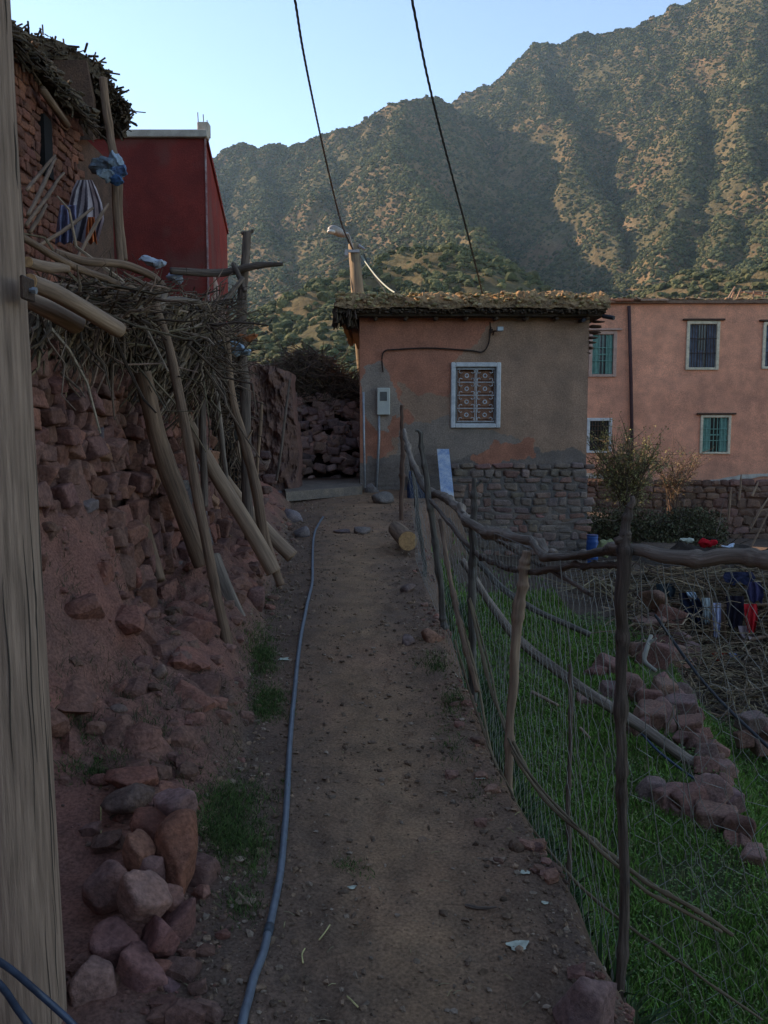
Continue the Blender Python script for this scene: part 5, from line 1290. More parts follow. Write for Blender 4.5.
num = ['first', 'second', 'third', 'fourth', 'fifth', 'sixth', 'seventh', 'eighth', 'ninth', 'tenth', 'eleventh', 'twelfth', 'thirteenth', 'fourteenth', 'fifteenth', 'sixteenth', 'seventeenth', 'eighteenth', 'nineteenth', 'twentieth']
for k, (u, v) in enumerate(sorted(FILL, key=lambda t: t[1])):
    q = gpix(u, v + 3); d = min(q[1], 9.8); p = P(u, v, d); gr = np.random.default_rng(k + 97)
    sx = gr.uniform(8, 12) / FPX * d; V, F = rock((sx, sx, sx * gr.uniform(.6, .95)), 2300 + k, 4, 7, boxy=k % 2, rot=gr.uniform(-.5, .5, 3))
    b = MB(); b.add(V + p, F, np.array(jit(((.30,.14,.105),(.25,.12,.095),(.33,.17,.13))[k % 3], gr, .15, .04)) * (1 + .25 * fbm(V[:, 0] * 8 + k, V[:, 1] * 8, V[:, 2] * 8, 3, k))[:, None])
    b.build('wedge_stone', m_stone, smooth=True, label=f'small wedge stone filling the rubble row, {num[k]} counting down', cat='rock', group='stones of the rubble row in the field')
# poles lying in the field
G3 = 'poles lying in the field'
pole('fallen_pole', [(462, 560, 7.6), (510, 630, 7.2), (560, 672, 6.8), (640, 728, 6.3), (712, 776, 6.0)], [.030, .042, .044, .045], m_silver, 'long barked pole lying slantwise across the grass behind the fence', 'pole', G3, seed=60, wv=.02, sides=12)
pole('fallen_pole', [(448, 520, 9.5), (486, 570, 9.0), (520, 600, 8.6), (590, 634, 8.4)], [.03, .035, .03], m_silverd, 'darker pole lying farther off beyond the long barked pole', 'pole', G3, seed=61)
pole('fallen_stick', [(532, 692, 6.4), (556, 703, 6.2)], [.016, .012], m_woodl, 'short pale stick lying in the grass between the fence posts', 'stick', G3, seed=62)
pole('fallen_stick', [(580, 728, 5.8), (590, 738, 5.7)], [.012, .008], m_woodl, 'tiny yellow stick in the grass below the short pale one', 'stick', G3, seed=63)
pole('branch', [(651, 636, 8.0), (646, 650, 7.8), (644, 662, 7.7), (655, 672, 7.6)], [.02, .024, .018], mat('bleached_branch', (.32, .28, .22), (.22, .19, .15), scale=12, wood=True), 'bleached white crooked branch on the rubble stack', 'branch', seed=64, branches=[(.2, (.08, 0, .06), .02)])
pole('branch', [(665, 735, 6.6), (672, 716, 6.6), (675, 706, 6.6)], [.012, .012, .008], m_woodl, 'thin pale twig standing between the middle rubble stones', 'branch', seed=65)
pole('hose', [(630, 720, 6.4), (660, 752, 6.1), (704, 783, 5.8)], [.010, .010], m_hose, 'thin blue hose lying beside the long barked pole', 'hose', seed=66, wv=.02)
pole('hose', [(655, 615, 8.0), (700, 675, 7.3), (735, 712, 6.6), (775, 750, 6.0)], [.014, .014], m_cable, 'black hose slanting down the slope right of the rubble', 'hose', seed=67, wv=.02)

# ------------------------------------------------------------------ woodpile and washing on the right
b = MB(); g3 = np.random.default_rng(303)
colsw = ((.24, .165, .10), (.16, .11, .075), (.30, .22, .14), (.11, .08, .06))
twig_mass(b, 1500, g3, pixsrc((640, 840), (565, 640), (11.0, 12.6)), lambda g, p: np.array([g.normal(0, .55), g.normal(0, .2), g.normal(0, .10)]), (.006, .018), cols=colsw)
twig_mass(b, 1200, g3, pixsrc((660, 830), (580, 720), (11.0, 12.6)), lambda g, p: g.normal(0, .22, 3), (.005, .012), cols=colsw)
A, B = np.meshgrid(np.linspace(P(590, 600, 13)[0], P(860, 600, 13)[0], 60), np.linspace(0, 1, 30))
b.grid(np.stack([A, 12.2 + 1.6 * B + .2 * fbm(A * 2, B * 3, 0, 3, 3), -1.7 + 1.35 * B + .12 * fbm(A * 3, B * 4, 4, 3, 3)], -1), col=np.array([.055, .042, .034]))
def gsrc(g):
    y = g.uniform(8.6, 12.2); x = g.uniform(3.0, 7.0); return np.array([x, y, gpt(x, y) + g.uniform(.0, .22)])
twig_mass(b, 2600, g3, gsrc, lambda g, p: g.normal(0, 1, 3) * [.42, .35, .09], (.004, .015), cols=colsw, bend=.25)
b.build('woodpile', m_twig, label='heap of cut branches under the washing at the right edge', cat='brushwood', kind='stuff')
for k, (q, lab) in enumerate((([(652, 598, 11.0), (690, 604, 11.0), (730, 606, 10.9), (790, 600, 10.8)], 'upper pole rail carrying the washing'), ([(705, 645, 10.9), (740, 640, 10.8), (790, 628, 10.7)], 'lower pale pole below the hanging washing'),
      ([(635, 598, 11.1), (662, 606, 11.0), (700, 612, 10.9)], 'short brown pole left under the washing'), ([(708, 592, 10.8), (710, 625, 10.8), (706, 650, 10.8)], 'upright stick between the dark trousers and lilac sock'), ([(722, 606, 10.8), (726, 640, 10.8)], 'upright stick right of the lilac sock'))):
    pole('wooden_pole', q, [.022, .026, .02], m_woodl if k in (1,) else m_wood, lab + ' at the woodpile', 'pole', 'poles of the drying rack', seed=70 + k)
solid = lambda c: (lambda a, b_: tuple(np.array(c) * (1 + .15 * math.sin(9 * a + 4 * b_))))
CL = [
 ('garment', [(656, 672, 584), (657, 676, 590), (664, 674, 598)], 10.9, (.035, .045, .05), 'dark teal cloth over the left end of the drying rail'),
 ('garment', [(679, 694, 593), (680, 700, 600), (684, 704, 610), (690, 705, 622), (694, 703, 628)], 10.7, (.012, .016, .032), 'navy blue trousers hanging on the rail'),
 ('garment', [(686, 695, 592), (688, 697, 596), (691, 697, 600)], 10.65, (.30, .38, .44), 'small pale blue rag on top of the navy trousers'),
 ('garment', [(702, 710, 598), (703, 711, 612), (704, 709, 623)], 10.65, (.42, .47, .46), 'white and green sock hanging beside the trousers'),
 ('garment', [(712, 721, 603), (713, 721, 620), (714, 719, 638)], 10.6, (.34, .36, .48), 'long lilac grey sock hanging on the rail'),
 ('garment', [(726, 744, 596), (727, 744, 615), (729, 742, 628)], 10.65, (.022, .018, .028), 'black cloth hanging between the lilac sock and the red shirt'),
 ('garment', [(744, 757, 604), (745, 758, 618), (748, 755, 632)], 10.55, (.50, .025, .03), 'bright red small garment hanging at the right of the rail'),
 ('garment', [(738, 750, 626), (740, 754, 634), (742, 754, 638)], 10.6, (.36, .27, .27), 'pale pinkish rag under the red garment'),
 ('garment', [(712, 728, 652), (713, 732, 658), (716, 730, 664)], 10.5, (.42, .045, .03), 'orange-red rag low on the woodpile'),
 ('garment', [(728, 739, 652), (729, 740, 657), (731, 738, 662)], 10.48, (.22, .27, .42), 'pale blue rag beside the orange-red rag'),
 ('garment', [(748, 760, 582), (746, 764, 592), (749, 762, 602)], 10.7, (.05, .045, .10), 'dark violet cloth above the red garment'),
 ('garment', [(725, 752, 572), (723, 756, 578), (726, 750, 584)], 10.9, (.03, .035, .07), 'dark blue cloth lying on the brush behind the rail'),
]
for k, (nm, o_, d, c, lab) in enumerate(CL):
    hanging_cloth(nm, o_, d, solid(c), lab, 'clothing', n=22, fold=.02, seed=k, group='washing at the woodpile')
# washing spread on the bushes above
for k, (u, v, s3, d, c, lab) in enumerate(((709, 544, (.16, .10, .09), 13.5, (.62, .02, .03), 'bright red garment spread on the bush in the sun'), (727, 547, (.11, .08, .05), 13.5, (.50, .58, .66), 'pale blue-white cloth beside the bright red garment'),
       (686, 541, (.12, .09, .05), 13.6, (.45, .46, .36), 'small pale green and white cloth left of the red garment'), (764, 577, (.16, .10, .04), 12.4, (.66, .60, .50), 'sunlit cream cloth lying at the right edge'))):
    V, F = rock(s3, 170 + k, 4, 6, k=14); V = V + .045 * np.stack([ridged(V[:, 0] * 9, V[:, 1] * 9, V[:, 2] * 9, 3, q) for q in (1, 2, 3)], -1)
    b = MB(); b.add(V + P(u, v, d), F, c); b.build('garment', m_cloth, smooth=True, label=lab, cat='clothing')

# ------------------------------------------------------------------ bushes
def leafy(b, cx, rad, n, g, lsz, cols, shell=.5):
    D = g.normal(size=(n, 3)); D /= np.linalg.norm(D, axis=1)[:, None]
    rr = g.uniform(shell, 1, n) ** .6 * (1 + .35 * fbm(D[:, 0] * 2, D[:, 1] * 2, D[:, 2] * 2, 3, int(g.integers(99))))
    p = np.array(cx) + D * rr[:, None] * np.array(rad)
    a = g.normal(size=(n, 3)); a /= np.linalg.norm(a, axis=1)[:, None]; c = g.normal(size=(n, 3)); c = np.cross(a, c); c /= np.linalg.norm(c, axis=1)[:, None]
    s = lsz * g.uniform(.6, 1.4, (n, 1))
    V = np.stack([p - a * s, p + c * s * .45, p + a * s, p - c * s * .45], 1)
    F = np.arange(n * 4).reshape(n, 4)
    ci = np.array(cols)[g.integers(len(cols), size=n)] * g.uniform(.7, 1.3, (n, 1))
    b.add(V.reshape(-1, 3), F, np.repeat(ci[:, None], 4, 1).reshape(-1, 3))
m_leaf = mat('leaf', (1.05, 1.05, 1.0), (.8, .82, .8), scale=8, attr=True, fine=.1, spec=.2, rough=.7)
def bush(name, base, spread, h, nst, leaves, lsz, lcols, scol, label, seed, cat='bush', r0=.02, **kw):
    g = np.random.default_rng(seed); t = thing(name, base, label, cat, **kw); base = np.array(base)
    b = MB(); tips = []
    for k in range(nst):
        a = g.uniform(0, 2 * np.pi); e = np.array([math.cos(a) * spread * g.uniform(.2, 1), math.sin(a) * spread * .7 * g.uniform(.2, 1), h * g.uniform(.6, 1)])
        st_ = base + np.array([math.cos(a), math.sin(a), 0]) * spread * .15 * g.random()
        p = wob(spline([st_, st_ + e * [.3, .3, .55], st_ + e], 12), .05, seed + k); b.tube(p, np.linspace(r0, r0 * .3, 12), 5, col=jit(scol, g, .3), caps=False)
        for j in range(4, 12):
            for _ in range(2):
                d = g.normal(0, 1, 3) * h * .13 + e * .12; q = spline([p[j], p[j] + d * .5 + g.normal(0, .02, 3), p[j] + d], 5); b.tube(q, np.linspace(r0 * .4, r0 * .12, 5), 4, col=jit(scol, g, .3), caps=False); tips += [q[2], q[3], q[4]]
    b.build('branches', m_twig, t)
    if leaves:
        tips = np.array(tips); b = MB(); n = leaves; p = tips[g.integers(len(tips), size=n)] + g.normal(0, lsz * 1.6, (n, 3))
        a = g.normal(size=(n, 3)); a /= np.linalg.norm(a, axis=1)[:, None]; c = np.cross(a, g.normal(size=(n, 3))); c /= np.linalg.norm(c, axis=1)[:, None]
        s = lsz * g.uniform(.6, 1.3, (n, 1)); V = np.stack([p - a * s, p + c * s * .45, p + a * s, p - c * s * .45], 1)
        ci = np.array(lcols)[g.integers(len(lcols), size=n)] * g.uniform(.7, 1.3, (n, 1))
        b.add(V.reshape(-1, 3), np.arange(n * 4).reshape(n, 4), np.repeat(ci[:, None], 4, 1).reshape(-1, 3)); b.build('foliage', m_leaf, t)
    return t
bush('bush', tuple(P(628, 520, 18.0)), 1.0, 1.75, 34, 7000, .024, [(.26, .235, .09), (.19, .19, .07), (.32, .27, .12)], (.16, .12, .08), 'straggly yellow-green bush in front of the pink house', 501, r0=.022)
bush('bush', tuple(P(672, 515, 18.6)), .75, 1.35, 16, 1800, .02, [(.20, .15, .08)], (.15, .10, .075), 'bare twiggy bush right of the yellow-green bush', 502, r0=.02)
for k, (u, v, d, rad, lab) in enumerate(((606, 540, 16.5, (.75, .7, .62), 'dark evergreen bush at the corner of the earth-roofed house'), (640, 545, 16.2, (.85, .7, .70), 'dark rounded bush behind the nearest fence post'), (688, 535, 16.4, (.8, .7, .6), 'dark tangled bush left of the spread red garment'), (662, 590, 13.8, (.8, .5, .42), 'low dark bramble behind the left end of the washing'), (615, 598, 13.2, (.55, .4, .30), 'low dark bramble below the blue barrel'))):
    g = np.random.default_rng(600 + k); base = P(u, v, d); t = thing('bush', tuple(base - [0, 0, rad[2]]), lab, 'bush')
    b = MB(); leafy(b, base, rad, 9000, g, .030, [(.075, .080, .038), (.10, .095, .045), (.12, .10, .055)], .3); b.build('foliage', m_leaf, t)
    b = MB(); twig_mass(b, 260, g, lambda g_, rad=rad, base=base: base + g_.normal(0, .35, 3) * rad - [0, 0, rad[2] * .2], lambda g_, p, rad=rad: g_.normal(0, .45, 3) * np.array(rad) + [0, 0, .15], (.006, .014), cols=((.09, .07, .055), (.13, .10, .075))); b.build('branches', m_twig, t)
# tall dry canes at the far right
for k, (q, lab) in enumerate((([(728, 520, 15.0), (731, 488, 15.0)], 'short'), ([(739, 500, 15.2), (741, 473, 15.2)], 'leftmost upright'), ([(752, 496, 15.2), (758, 482, 15.2)], 'smallest slanting'), ([(750, 529, 14.6), (760, 510, 14.6), (770, 495, 14.6)], 'thick bent'), ([(720, 545, 14.6), (742, 560, 14.4), (775, 500, 14.4)], 'long thin'))):
    pole('cane', q, [.022, .02, .01], m_woodl, lab + ' sunlit dry cane in front of the dark retaining wall', 'cane', 'dry canes by the retaining wall', seed=80 + k, wv=.02, branches=[(.5, (.25, 0, .06), .012), (.5, (.1, 0, .15), .01)] if k == 3 else ())

# ------------------------------------------------------------------ street pole, lamp and wires
sp_ = thing('street_pole', (P(357, 300, 20)[0], 20, .6), 'weathered sunlit power pole rising behind the earth-roofed house', 'pole')
b = MB(); c0 = P(359, 310, 20); c1 = P(353.5, 244, 20); b.tube([c0 + (c0 - c1) * 3.2, c0, c1], [.17, .16, .125], 14); b.build('post', mat('sunlit_pole_wood', (.30, .215, .125), (.17, .12, .08), scale=14, wood=True, bump=.7, bscale=30), sp_, smooth=True)
b = MB(); b.box(c1 + [-.16, -.16, -.22], c1 + [.14, -.10, -.16]); b.box(c1 + [-.2, -.2, -.30], c1 + [-.13, -.1, -.16]); b.tube([c1 + [.12, -.1, -.05], c1 + [.26, -.1, -.14]], .035, 6); b.build('insulators', m_galv, sp_)
lr = thing('street_lamp', tuple(c1), 'small street lamp head on a thin curved arm at the power pole top', 'street lamp')
b = MB(); l0 = P(328.5, 229, 19.2); l1 = P(343, 235, 19.4)
b.tube(spline([c1 + [0, -.1, -.15], (c1 + l1) / 2 + [0, 0, .12], l1], 14), .022, 6); b.build('arm', m_galv, lr, smooth=True)
b = MB(); b.tube(spline([l1 + (l1 - l0) * .15, (l0 + l1) / 2 + [0, 0, .03], l0], 12), np.array([.04, .07, .085, .095, .10, .10, .105, .105, .10, .09, .07, .04]), 12); b.build('lamp_head', mat('grey_lamp_shell', (.33, .30, .27), (.22, .2, .18), rough=.5), lr, smooth=True)
b = MB(); V, F = ICO[2]; b.add(V * [.10, .09, .05] + l0 + [.06, 0, -.06], F); b.build('lamp_glass', mat('lamp_glass', (.55, .55, .5), (.5, .5, .45), rough=.2, fine=0), lr, smooth=True)
def twisted(pix, r, label, seed, strands=3, extra=None):
    c = [P(*q) if len(q) == 3 else q for q in pix]
    p = spline(c, 700); b = MB(); L = np.concatenate([[0], np.cumsum(np.linalg.norm(np.diff(p, axis=0), axis=1))])
    for k in range(strands):
        a = L / .22 * 2 * np.pi / 2 + k * 2 * np.pi / strands
        b.tube(p + r * .75 * np.stack([np.cos(a), np.sin(a), np.sin(a + .8)], -1), r * .75, 5)
    b.build('power_cable', m_cable, label=label, cat='cable', group='twisted power cables')
twisted([(268, -180, 7.5), (281, -80, 8.8), (295, 0, 10.2), (303, 50, 11.3), (316, 115, 13.3), (330, 178, 16.2), (342, 225, 18.8), (353, 250, 19.9)], .011, 'left twisted black cable sweeping from overhead down to the power pole', 1)
twisted([(370, -220, 6.0), (392, -100, 6.8), (412, 0, 7.8), (427, 75, 8.9), (442, 137, 10.2), (456, 190, 11.4), (470, 243, 12.8), (484, 300, 14.6)], .009, 'right twisted black cable sweeping from overhead down to the roof', 2)
for k, (q, lab) in enumerate((([(352, 256, 20), (300, 283, 20.5), (262, 302, 21), (222, 321, 21.5), (190, 334, 22)], 'thin pale cable running left from the power pole behind the red house'), ([(361, 256, 20), (375, 275, 18.5), (388, 288, 17), (404, 298, 15.2)], 'short pale cable drooping from the power pole to the roof'))):
    b = MB(); b.tube(spline([P(*x) for x in q], 60), .016, 5); b.build('thin_cable', m_wcable, label=lab, cat='cable')
b = MB(); b.tube(spline([P(*x) for x in [(364, 255, 20), (372, 272, 19.6), (384, 290, 19), (392, 305, 18.6)]], 20), .012, 4); b.build('thin_cable', m_cable, label='thin black cable slanting right from the power pole', cat='cable')
# ------------------------------------------------------------------ grass, gravel, litter
def blades(b, P0, g, h, w, cols, lean=.45, droop=.3):
    n = len(P0); a = g.uniform(0, 2 * np.pi, n); L = g.uniform(.5, 1.25, n) * h
    side = np.stack([np.cos(a), np.sin(a), np.zeros(n)], 1); ld = g.uniform(0, 2 * np.pi, n); lm = g.uniform(0, lean, n)
    ldv = np.stack([np.cos(ld) * lm, np.sin(ld) * lm, np.ones(n)], 1)
    mid = P0 + ldv * (L * .55)[:, None]; tip = mid + (ldv * [1.8, 1.8, 1 - droop]) * (L * .45)[:, None]
    W = (w * g.uniform(.6, 1.3, n))[:, None]
    V = np.stack([P0 - side * W, P0 + side * W, mid + side * W * .75, mid - side * W * .75, tip], 1)
    base = (np.arange(n) * 5)[:, None]
    F4 = base + np.array([[0, 1, 2, 3]]); F3 = base + np.array([[3, 2, 4]])
    ci = np.array(cols)[g.integers(len(cols), size=n)] * g.uniform(.65, 1.3, (n, 1))
    C = np.repeat(ci[:, None], 5, 1).reshape(-1, 3)
    n0 = b.n; b.add(V.reshape(-1, 3), F4, C); b.F.append(F3 + n0); b.MI.append((len(F3), 0))
m_grass = mat('grass_blade', (1.05, 1.05, 1.0), (.8, .85, .8), scale=3, attr=True, fine=0, spec=.08, rough=.8)
gr = np.random.default_rng(700)
N = 520000
Y = 1.6 + (13.3 - 1.6) * gr.random(N) ** 1.45; X = gr.uniform(.3, 5.9, N)
s = X - XRf(Y); dens = fbm(X * 1.1, Y * 1.1, 0, 3, 701); 
rubd = np.abs(X - Xrub(Y))
keep = (s > .22) & (X < .72 * Y + 1.5) & (gr.random(N) < np.clip(.62 + 1.1 * dens, .1, 1)) & (~((rubd < .14) & (Y < 9) & (Y > 5.1))) & (~((Y > 8.4 + .9 * dens) & (X > 3.2 + .6 * dens))) & (~((Y > 9.6 + 1.2 * dens) & (X > 2.4))) & (gr.random(N) > np.clip((Y - 10.0) / 2.2, 0, .96)) & (gr.random(N) > .35 * np.clip((X - Xrub(Y)) / .8, 0, 1))
X, Y = X[keep], Y[keep]; Z = gfast(X, Y) - .01
hh = .072 * (1 + .5 * fbm(X * .9, Y * .9, 0, 3, 702)) * np.where(X - XRf(Y) < .5, 1.1, 1)
gcols = [(.115, .235, .042), (.145, .27, .055), (.095, .19, .038), (.20, .28, .08), (.125, .25, .045), (.105, .21, .04), (.27, .24, .12)]
b = MB(); blades(b, np.stack([X, Y, Z], 1), gr, hh, .0020 + .0006 * Y, gcols, .6)
b.build('field_grass', m_grass, loc=(2, 5, -1), label='lush green grass of the small field below the path', cat='grass', kind='stuff')
# clover and small broad leaves between the blades
N = 110000; Y = 1.8 + 8.6 * gr.random(N) ** 1.4; X = gr.uniform(.5, 4.4, N); k = (X - XRf(Y) > .25) & (X < .62 * Y + .8) & (fbm(X * 1.6, Y * 1.6, 0, 3, 721) > -.15) & (~((Y > 8.6) & (X > 3.2))); X, Y = X[k], Y[k]; n = len(X)
p = np.stack([X, Y, gfast(X, Y) + gr.uniform(.004, .05, n)], 1); a = gr.normal(size=(n, 3)) * [1, 1, .45]; a /= np.linalg.norm(a, axis=1)[:, None]; c = np.cross(a, np.array([[0, 0, 1.0]]) + gr.normal(0, .35, (n, 3))); c /= np.linalg.norm(c, axis=1)[:, None]
s_ = (.0055 + .0006 * Y[:, None]) * gr.uniform(.6, 1.5, (n, 1)); V = np.stack([p - a * s_, p + c * s_ * .6, p + a * s_, p - c * s_ * .6], 1)
ci = np.array([(.10, .19, .05), (.13, .22, .06), (.08, .15, .045), (.20, .20, .08)])[gr.integers(4, size=n)] * gr.uniform(.7, 1.25, (n, 1))
b = MB(); b.add(V.reshape(-1, 3), np.arange(n * 4).reshape(n, 4), np.repeat(ci[:, None], 4, 1).reshape(-1, 3))
b.build('clover', m_leaf, loc=(2, 5, -1), label='clover and broad leaves growing through the field grass', cat='clover', kind='stuff')
# taller weeds hugging the bank below the path edge, with broad leaves
N = 9000; Y = 1.8 + 8 * gr.random(N) ** 1.2; X = XRf(Y) + gr.uniform(.16, .55, N); k = fbm(X * 2, Y * 2, 0, 2, 705) > -.12; X, Y = X[k], Y[k]
b = MB(); blades(b, np.stack([X, Y, gfast(X, Y)], 1), gr, .17 * np.ones(len(X)), .008, [(.035, .080, .030), (.05, .105, .035), (.09, .11, .045)], .8)
b.build('bank_weeds', m_leaf, loc=(.9, 4, -.6), label='taller leafy weeds on the bank just below the path edge', cat='weeds', kind='stuff')
# turf patches along the path: traced patches (u, v, radius m)
b = MB(); pts = []
for (u, v, ru, rv, n) in ((262, 655, 14, 26, 5200), (268, 705, 18, 18, 4600), (232, 800, 34, 22, 3200), (222, 830, 26, 26, 3000), (250, 850, 22, 30, 1800), (240, 905, 18, 16, 700), (100, 770, 34, 12, 1200), (160, 745, 16, 20, 500), (350, 868, 14, 6, 260), (436, 662, 14, 16, 900), (452, 705, 14, 20, 900), (90, 545, 8, 6, 0), (80, 735, 20, 14, 400), (448, 745, 12, 20, 350), (270, 600, 10, 14, 300), (480, 790, 16, 16, 160)):
    for _ in range(n // 15):
        q = gpix(u + gr.normal(0, ru * .55), v + gr.normal(0, rv * .55)); c = gr.normal(0, .022, (8, 2)) + q[:2]; pts.append(c)
pts = np.concatenate(pts); Z = gfast(pts[:, 0], pts[:, 1]) - .004
blades(b, np.c_[pts, Z], gr, (.030) * (1 + .5 * fbm(pts[:, 0] * 4, pts[:, 1] * 4, 0, 2, 9)), .0016, [(.07, .12, .032), (.09, .135, .04), (.11, .125, .05), (.05, .08, .03)], 1.1)
b.build('path_turf', m_grass, loc=(-.8, 4, .2), label='short patches of grass along the foot of the bank and path edge', cat='grass', kind='stuff')
# dry grass and roots on the bank
b = MB(); pts = []
for _ in range(600):
    q = gpix(gr.uniform(60, 250), gr.uniform(480, 780)); pts.append(np.array(q))
pts = np.array(pts); k = fbm(pts[:, 0] * 3, pts[:, 1] * 3, 0, 2, 11) > 0; pts = pts[k]; pts = np.repeat(pts, 6, 0); pts[:, :2] += gr.normal(0, .025, (len(pts), 2)); pts[:, 2] = gfast(pts[:, 0], pts[:, 1])
blades(b, pts, gr, .05 * np.ones(len(pts)), .0014, [(.16, .12, .08), (.10, .08, .05), (.07, .08, .04)], 1.4)
b.build('dry_grass', m_grass, loc=(-1.2, 4, .5), label='sparse dry grass rooted on the red earth bank', cat='grass', kind='stuff')
# gravel and clods
b = MB(); N = 24000
Y = 1.5 + 11.5 * gr.random(N) ** 1.9; t = gr.random(N); X = XLf(Y) - .10 + (XRf(Y) - XLf(Y) + .14) * t
mid = np.abs(t - .55) ; keep = gr.random(N) < np.clip(.12 + 2.0 * mid ** 1.3 + .5 * fbm(X * 4, Y * 3, 0, 3, 711), 0.05, 1); X, Y = X[keep], Y[keep]
Z = gfast(X, Y); S = .0022 + .012 * gr.random(len(X)) ** 5 + .0006 * Y * gr.random(len(X)); V0, F0 = ICO[1]
sh_ = gr.uniform(.6, 1.3, (len(X), 1, 3)) * [1, 1, .7]; nf = 1 + .5 * gr.uniform(-1, 1, (len(X), len(V0), 1))
V = V0[None] * sh_ * S[:, None, None] * nf + np.stack([X, Y, Z + S * .25], -1)[:, None]
cb = np.array([(.30, .18, .115), (.23, .14, .095), (.33, .20, .13), (.20, .125, .085), (.36, .25, .18)])[gr.integers(5, size=len(X))] * gr.uniform(.6, 1.2, (len(X), 1))
b.add(V.reshape(-1, 3), (F0[None] + (np.arange(len(X)) * len(V0))[:, None, None]).reshape(-1, 3), np.repeat(cb[:, None], len(V0), 1).reshape(-1, 3))
b.build('gravel', m_stone, loc=(0, 4, .1), label='loose gravel and crumbs of soil on the path', cat='gravel', kind='stuff')
# clods on the bank and crumbly edge
b = MB(); N = 2600; Y = 2.0 + 9 * gr.random(N) ** 1.5; side = gr.random(N) < .68
X = np.where(side, XLf(Y) - gr.uniform(-.05, .95, N), XRf(Y) + gr.normal(0, .06, N)); Z = gfast(X, Y)
for k in range(N):
    if fbm(X[k] * 2, Y[k] * 2, 0, 2, 715) < -.15: continue
    s_ = .005 + .030 * gr.random() ** 5 * (1.3 if side[k] else .8); V, F = rock((s_ * 1.2, s_, s_ * .8), k, 2 if s_ > .02 else 1, 8, boxy=k % 2)
    b.add(V + [X[k], Y[k], Z[k] + s_ * .2], F, jit([(.28, .12, .088), (.22, .108, .08), (.18, .10, .072), (.29, .14, .105)][k % 4], gr, .25))
for k in range(110):
    y = gr.uniform(2.9, 8.5); x = float(XLf(y)) - gr.uniform(.12, .75); s_ = gr.uniform(.03, .12)
    V, F = rock((s_ * 1.3, s_ * 1.3, s_), 8000 + k, 3, 7); b.add(V + [x, y, gpt(x, y) - s_ * .45], F, jit([(.30, .125, .09), (.25, .112, .082), (.21, .10, .075)][k % 3], gr, .15, .03))
b.build('soil_clods', m_stone, loc=(-.8, 4, .2), label='crumbled stones and clods of earth on the bank and path edges', cat='stones', kind='stuff')
# straws and small twigs lying about
b = MB()
for k in range(260):
    y = 1.8 + 7 * gr.random() ** 1.8; x = gr.uniform(XLf(y) - .1, XRf(y) + .05); a = gr.uniform(0, np.pi); l = gr.uniform(.01, .045)
    z = gpt(x, y) + .004; b.tube([(x, y, z), (x + math.cos(a) * l * .5, y + math.sin(a) * l * .5, z + .004), (x + math.cos(a) * l, y + math.sin(a) * l, z)], gr.uniform(.0006, .0016), 4, col=jit([(.42, .34, .17), (.20, .14, .09), (.30, .24, .15)][k % 3], gr, .2))
b.build('straw_litter', m_twig, loc=(0, 3, .1), label='bits of straw and twig strewn over the path', cat='straw', kind='stuff')
def straw(q, lab, c=(.55, .45, .20)):
    p = [gpix(u, v) for u, v in q]; p = [np.array([a[0], a[1], gpt(a[0], a[1]) + .008]) for a in p]; b = MB(); b.tube(spline(p, 8), .0022, 5, col=c); b.build('straw', m_twig, label=lab, cat='straw')
straw([(101, 808), (101, 836)], 'yellow straw on the soil shelf above the rock heap')
straw([(303, 966), (302, 957), (305, 952)], 'yellow straw on dark soil right of the pipe, lower one')
straw([(319, 943), (325, 936), (330, 929)], 'longer pale straw on dark soil right of the pipe')
straw([(347, 1000), (352, 1005), (358, 1010)], 'yellow straw near the bottom edge of the path')
straw([(104, 917), (105, 908)], 'short bright yellow straw on the brown rock')
# litter
m_lit = mat('pale_litter', (.50, .50, .38), (.34, .34, .26), scale=30, fine=.1, rough=.6)
for k, (u, v, w_, h_, lab) in enumerate(((518, 948, 10, 5, 'pale greenish paper scrap lying on the path near the boulder'), (545, 905, 3, 2, 'small grey-white scrap at the path edge by the weeds'), (525, 874, 4, 2, 'pale plastic scrap at the path edge'), (480, 780, 4, 2, 'tiny white scrap on the right of the path'), (284, 660, 5, 3, 'white scrap on the grass beside the pipe'), (456, 676, 3, 2, 'tiny white scrap by the grass at the right edge'), (352, 890, 4, 2, 'flat pale pebble-like scrap in the middle of the path'), (498, 863, 7, 4, 'tan bark chip on the right of the path'), (246, 903, 9, 4, 'pale splinter of wood on the soil left of the pipe'))):
    q = gpix(u, v); d = q[1]; w = w_ / FPX * d; n = 9
    A, B = np.meshgrid(np.linspace(-1, 1, n), np.linspace(-1, 1, n)); X = A * w * (1 + .25 * np.sin(B * 2 + k)); Yy = B * w * .7 * (1 + .2 * np.cos(A * 3 + k))
    Z = gfast(q[0] + X, q[1] + Yy) + .006 + .35 * w * (A * .4 + .25 * np.sin(B * 3 + k)) ** 2
    V = np.stack([q[0] + X, q[1] + Yy, Z], -1); b = MB(); b.grid(V); b.grid(V - [0, 0, .0012], flip=True)
    m = m_lit if k not in (7, 8) else m_woodl
    b.build('litter', m, label=lab, cat='litter')
for k, (q, lab) in enumerate((([(465, 908), (480, 911), (497, 910)], 'dark twig lying flat on the right of the path'), ([(238, 895), (246, 905), (252, 909)], 'pale splintered stick on the dark soil left of the pipe'))):
    p = [gpix(u, v) + [0, 0, .01] for u, v in q]; b = MB(); b.tube(spline(p, 10), [.004, .006, .006, .006, .005, .005, .005, .004, .003, .002], 6); b.build('twig', m_bark if k == 0 else m_woodl, label=lab, cat='twig')
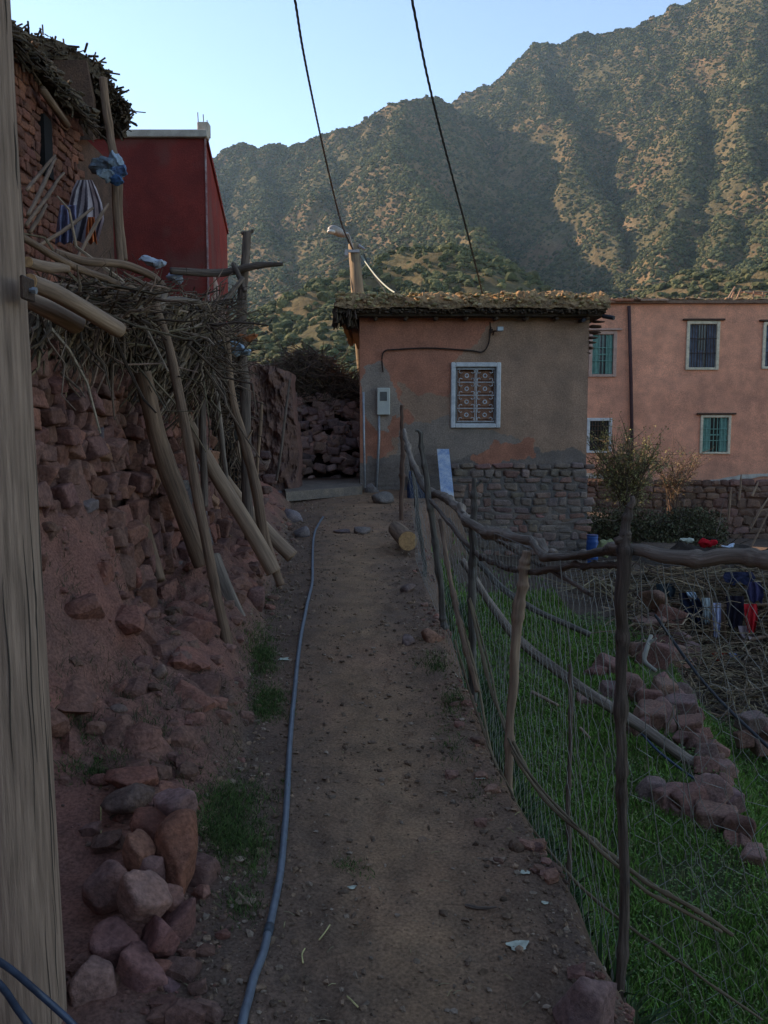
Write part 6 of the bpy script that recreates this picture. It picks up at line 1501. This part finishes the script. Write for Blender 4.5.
# ------------------------------------------------------------------ air, sky and sun
b = MB(); b.box((-1600, -31, -60), (2000, 2700, 640))
mh = bpy.data.materials.new('haze'); mh.use_nodes = True
nt = mh.node_tree; nt.nodes.clear()
o_ = nt.nodes.new('ShaderNodeOutputMaterial'); pv = nt.nodes.new('ShaderNodeVolumePrincipled')
pv.inputs['Color'].default_value = (.45, .70, 1, 1); pv.inputs['Density'].default_value = .0001
pv.inputs['Anisotropy'].default_value = .3
nt.links.new(pv.outputs[0], o_.inputs['Volume'])
b.build('haze', mh, loc=(0, 0, -60), kind='stuff', label='thin blue haze in the valley air')

SUN_AZ = -63.0   # degrees from the view direction, negative to the left
SUN_EL = 28.0
az = R(SUN_AZ); el = R(SUN_EL)
Ld = Vector((math.sin(az) * math.cos(el), math.cos(az) * math.cos(el), math.sin(el)))
sd = bpy.data.lights.new('sun', 'SUN'); sd.energy = 4.0; sd.angle = R(.5); sd.color = (1, .90, .80)
so = bpy.data.objects.new('sun', sd); COL.objects.link(so)
so.rotation_euler = Ld.to_track_quat('Z', 'Y').to_euler(); so.location = (-30, 20, 30)
w = bpy.data.worlds.new('World'); SC.world = w; w.use_nodes = True
nt = w.node_tree; bg = nt.nodes['Background']
sky = nt.nodes.new('ShaderNodeTexSky'); sky.sky_type = 'NISHITA'; sky.sun_disc = False
sky.sun_elevation = el; sky.sun_rotation = R(SKYROT) if 'SKYROT' in globals() else az
sky.altitude = 1200; sky.air_density = .85; sky.dust_density = .0; sky.ozone_density = .8
gn = nt.nodes.new('ShaderNodeVectorMath'); gn.operation = 'MULTIPLY'; gn.inputs[1].default_value = (.78, .96, 1.06)
nt.links.new(sky.outputs[0], gn.inputs[0]); nt.links.new(gn.outputs[0], bg.inputs[0]); bg.inputs[1].default_value = .15
SC.view_settings.view_transform = 'Standard'; SC.view_settings.look = 'None'
SC.view_settings.exposure = 1.38; SC.view_settings.gamma = 1
SC.cycles.volume_bounces = 0 if hasattr(SC.cycles, 'volume_bounces') else 0
SC.cycles.max_bounces = 6; SC.cycles.use_denoising = True

SC.view_settings.use_white_balance = True
SC.view_settings.white_balance_temperature = 8700
SC.view_settings.white_balance_tint = 17
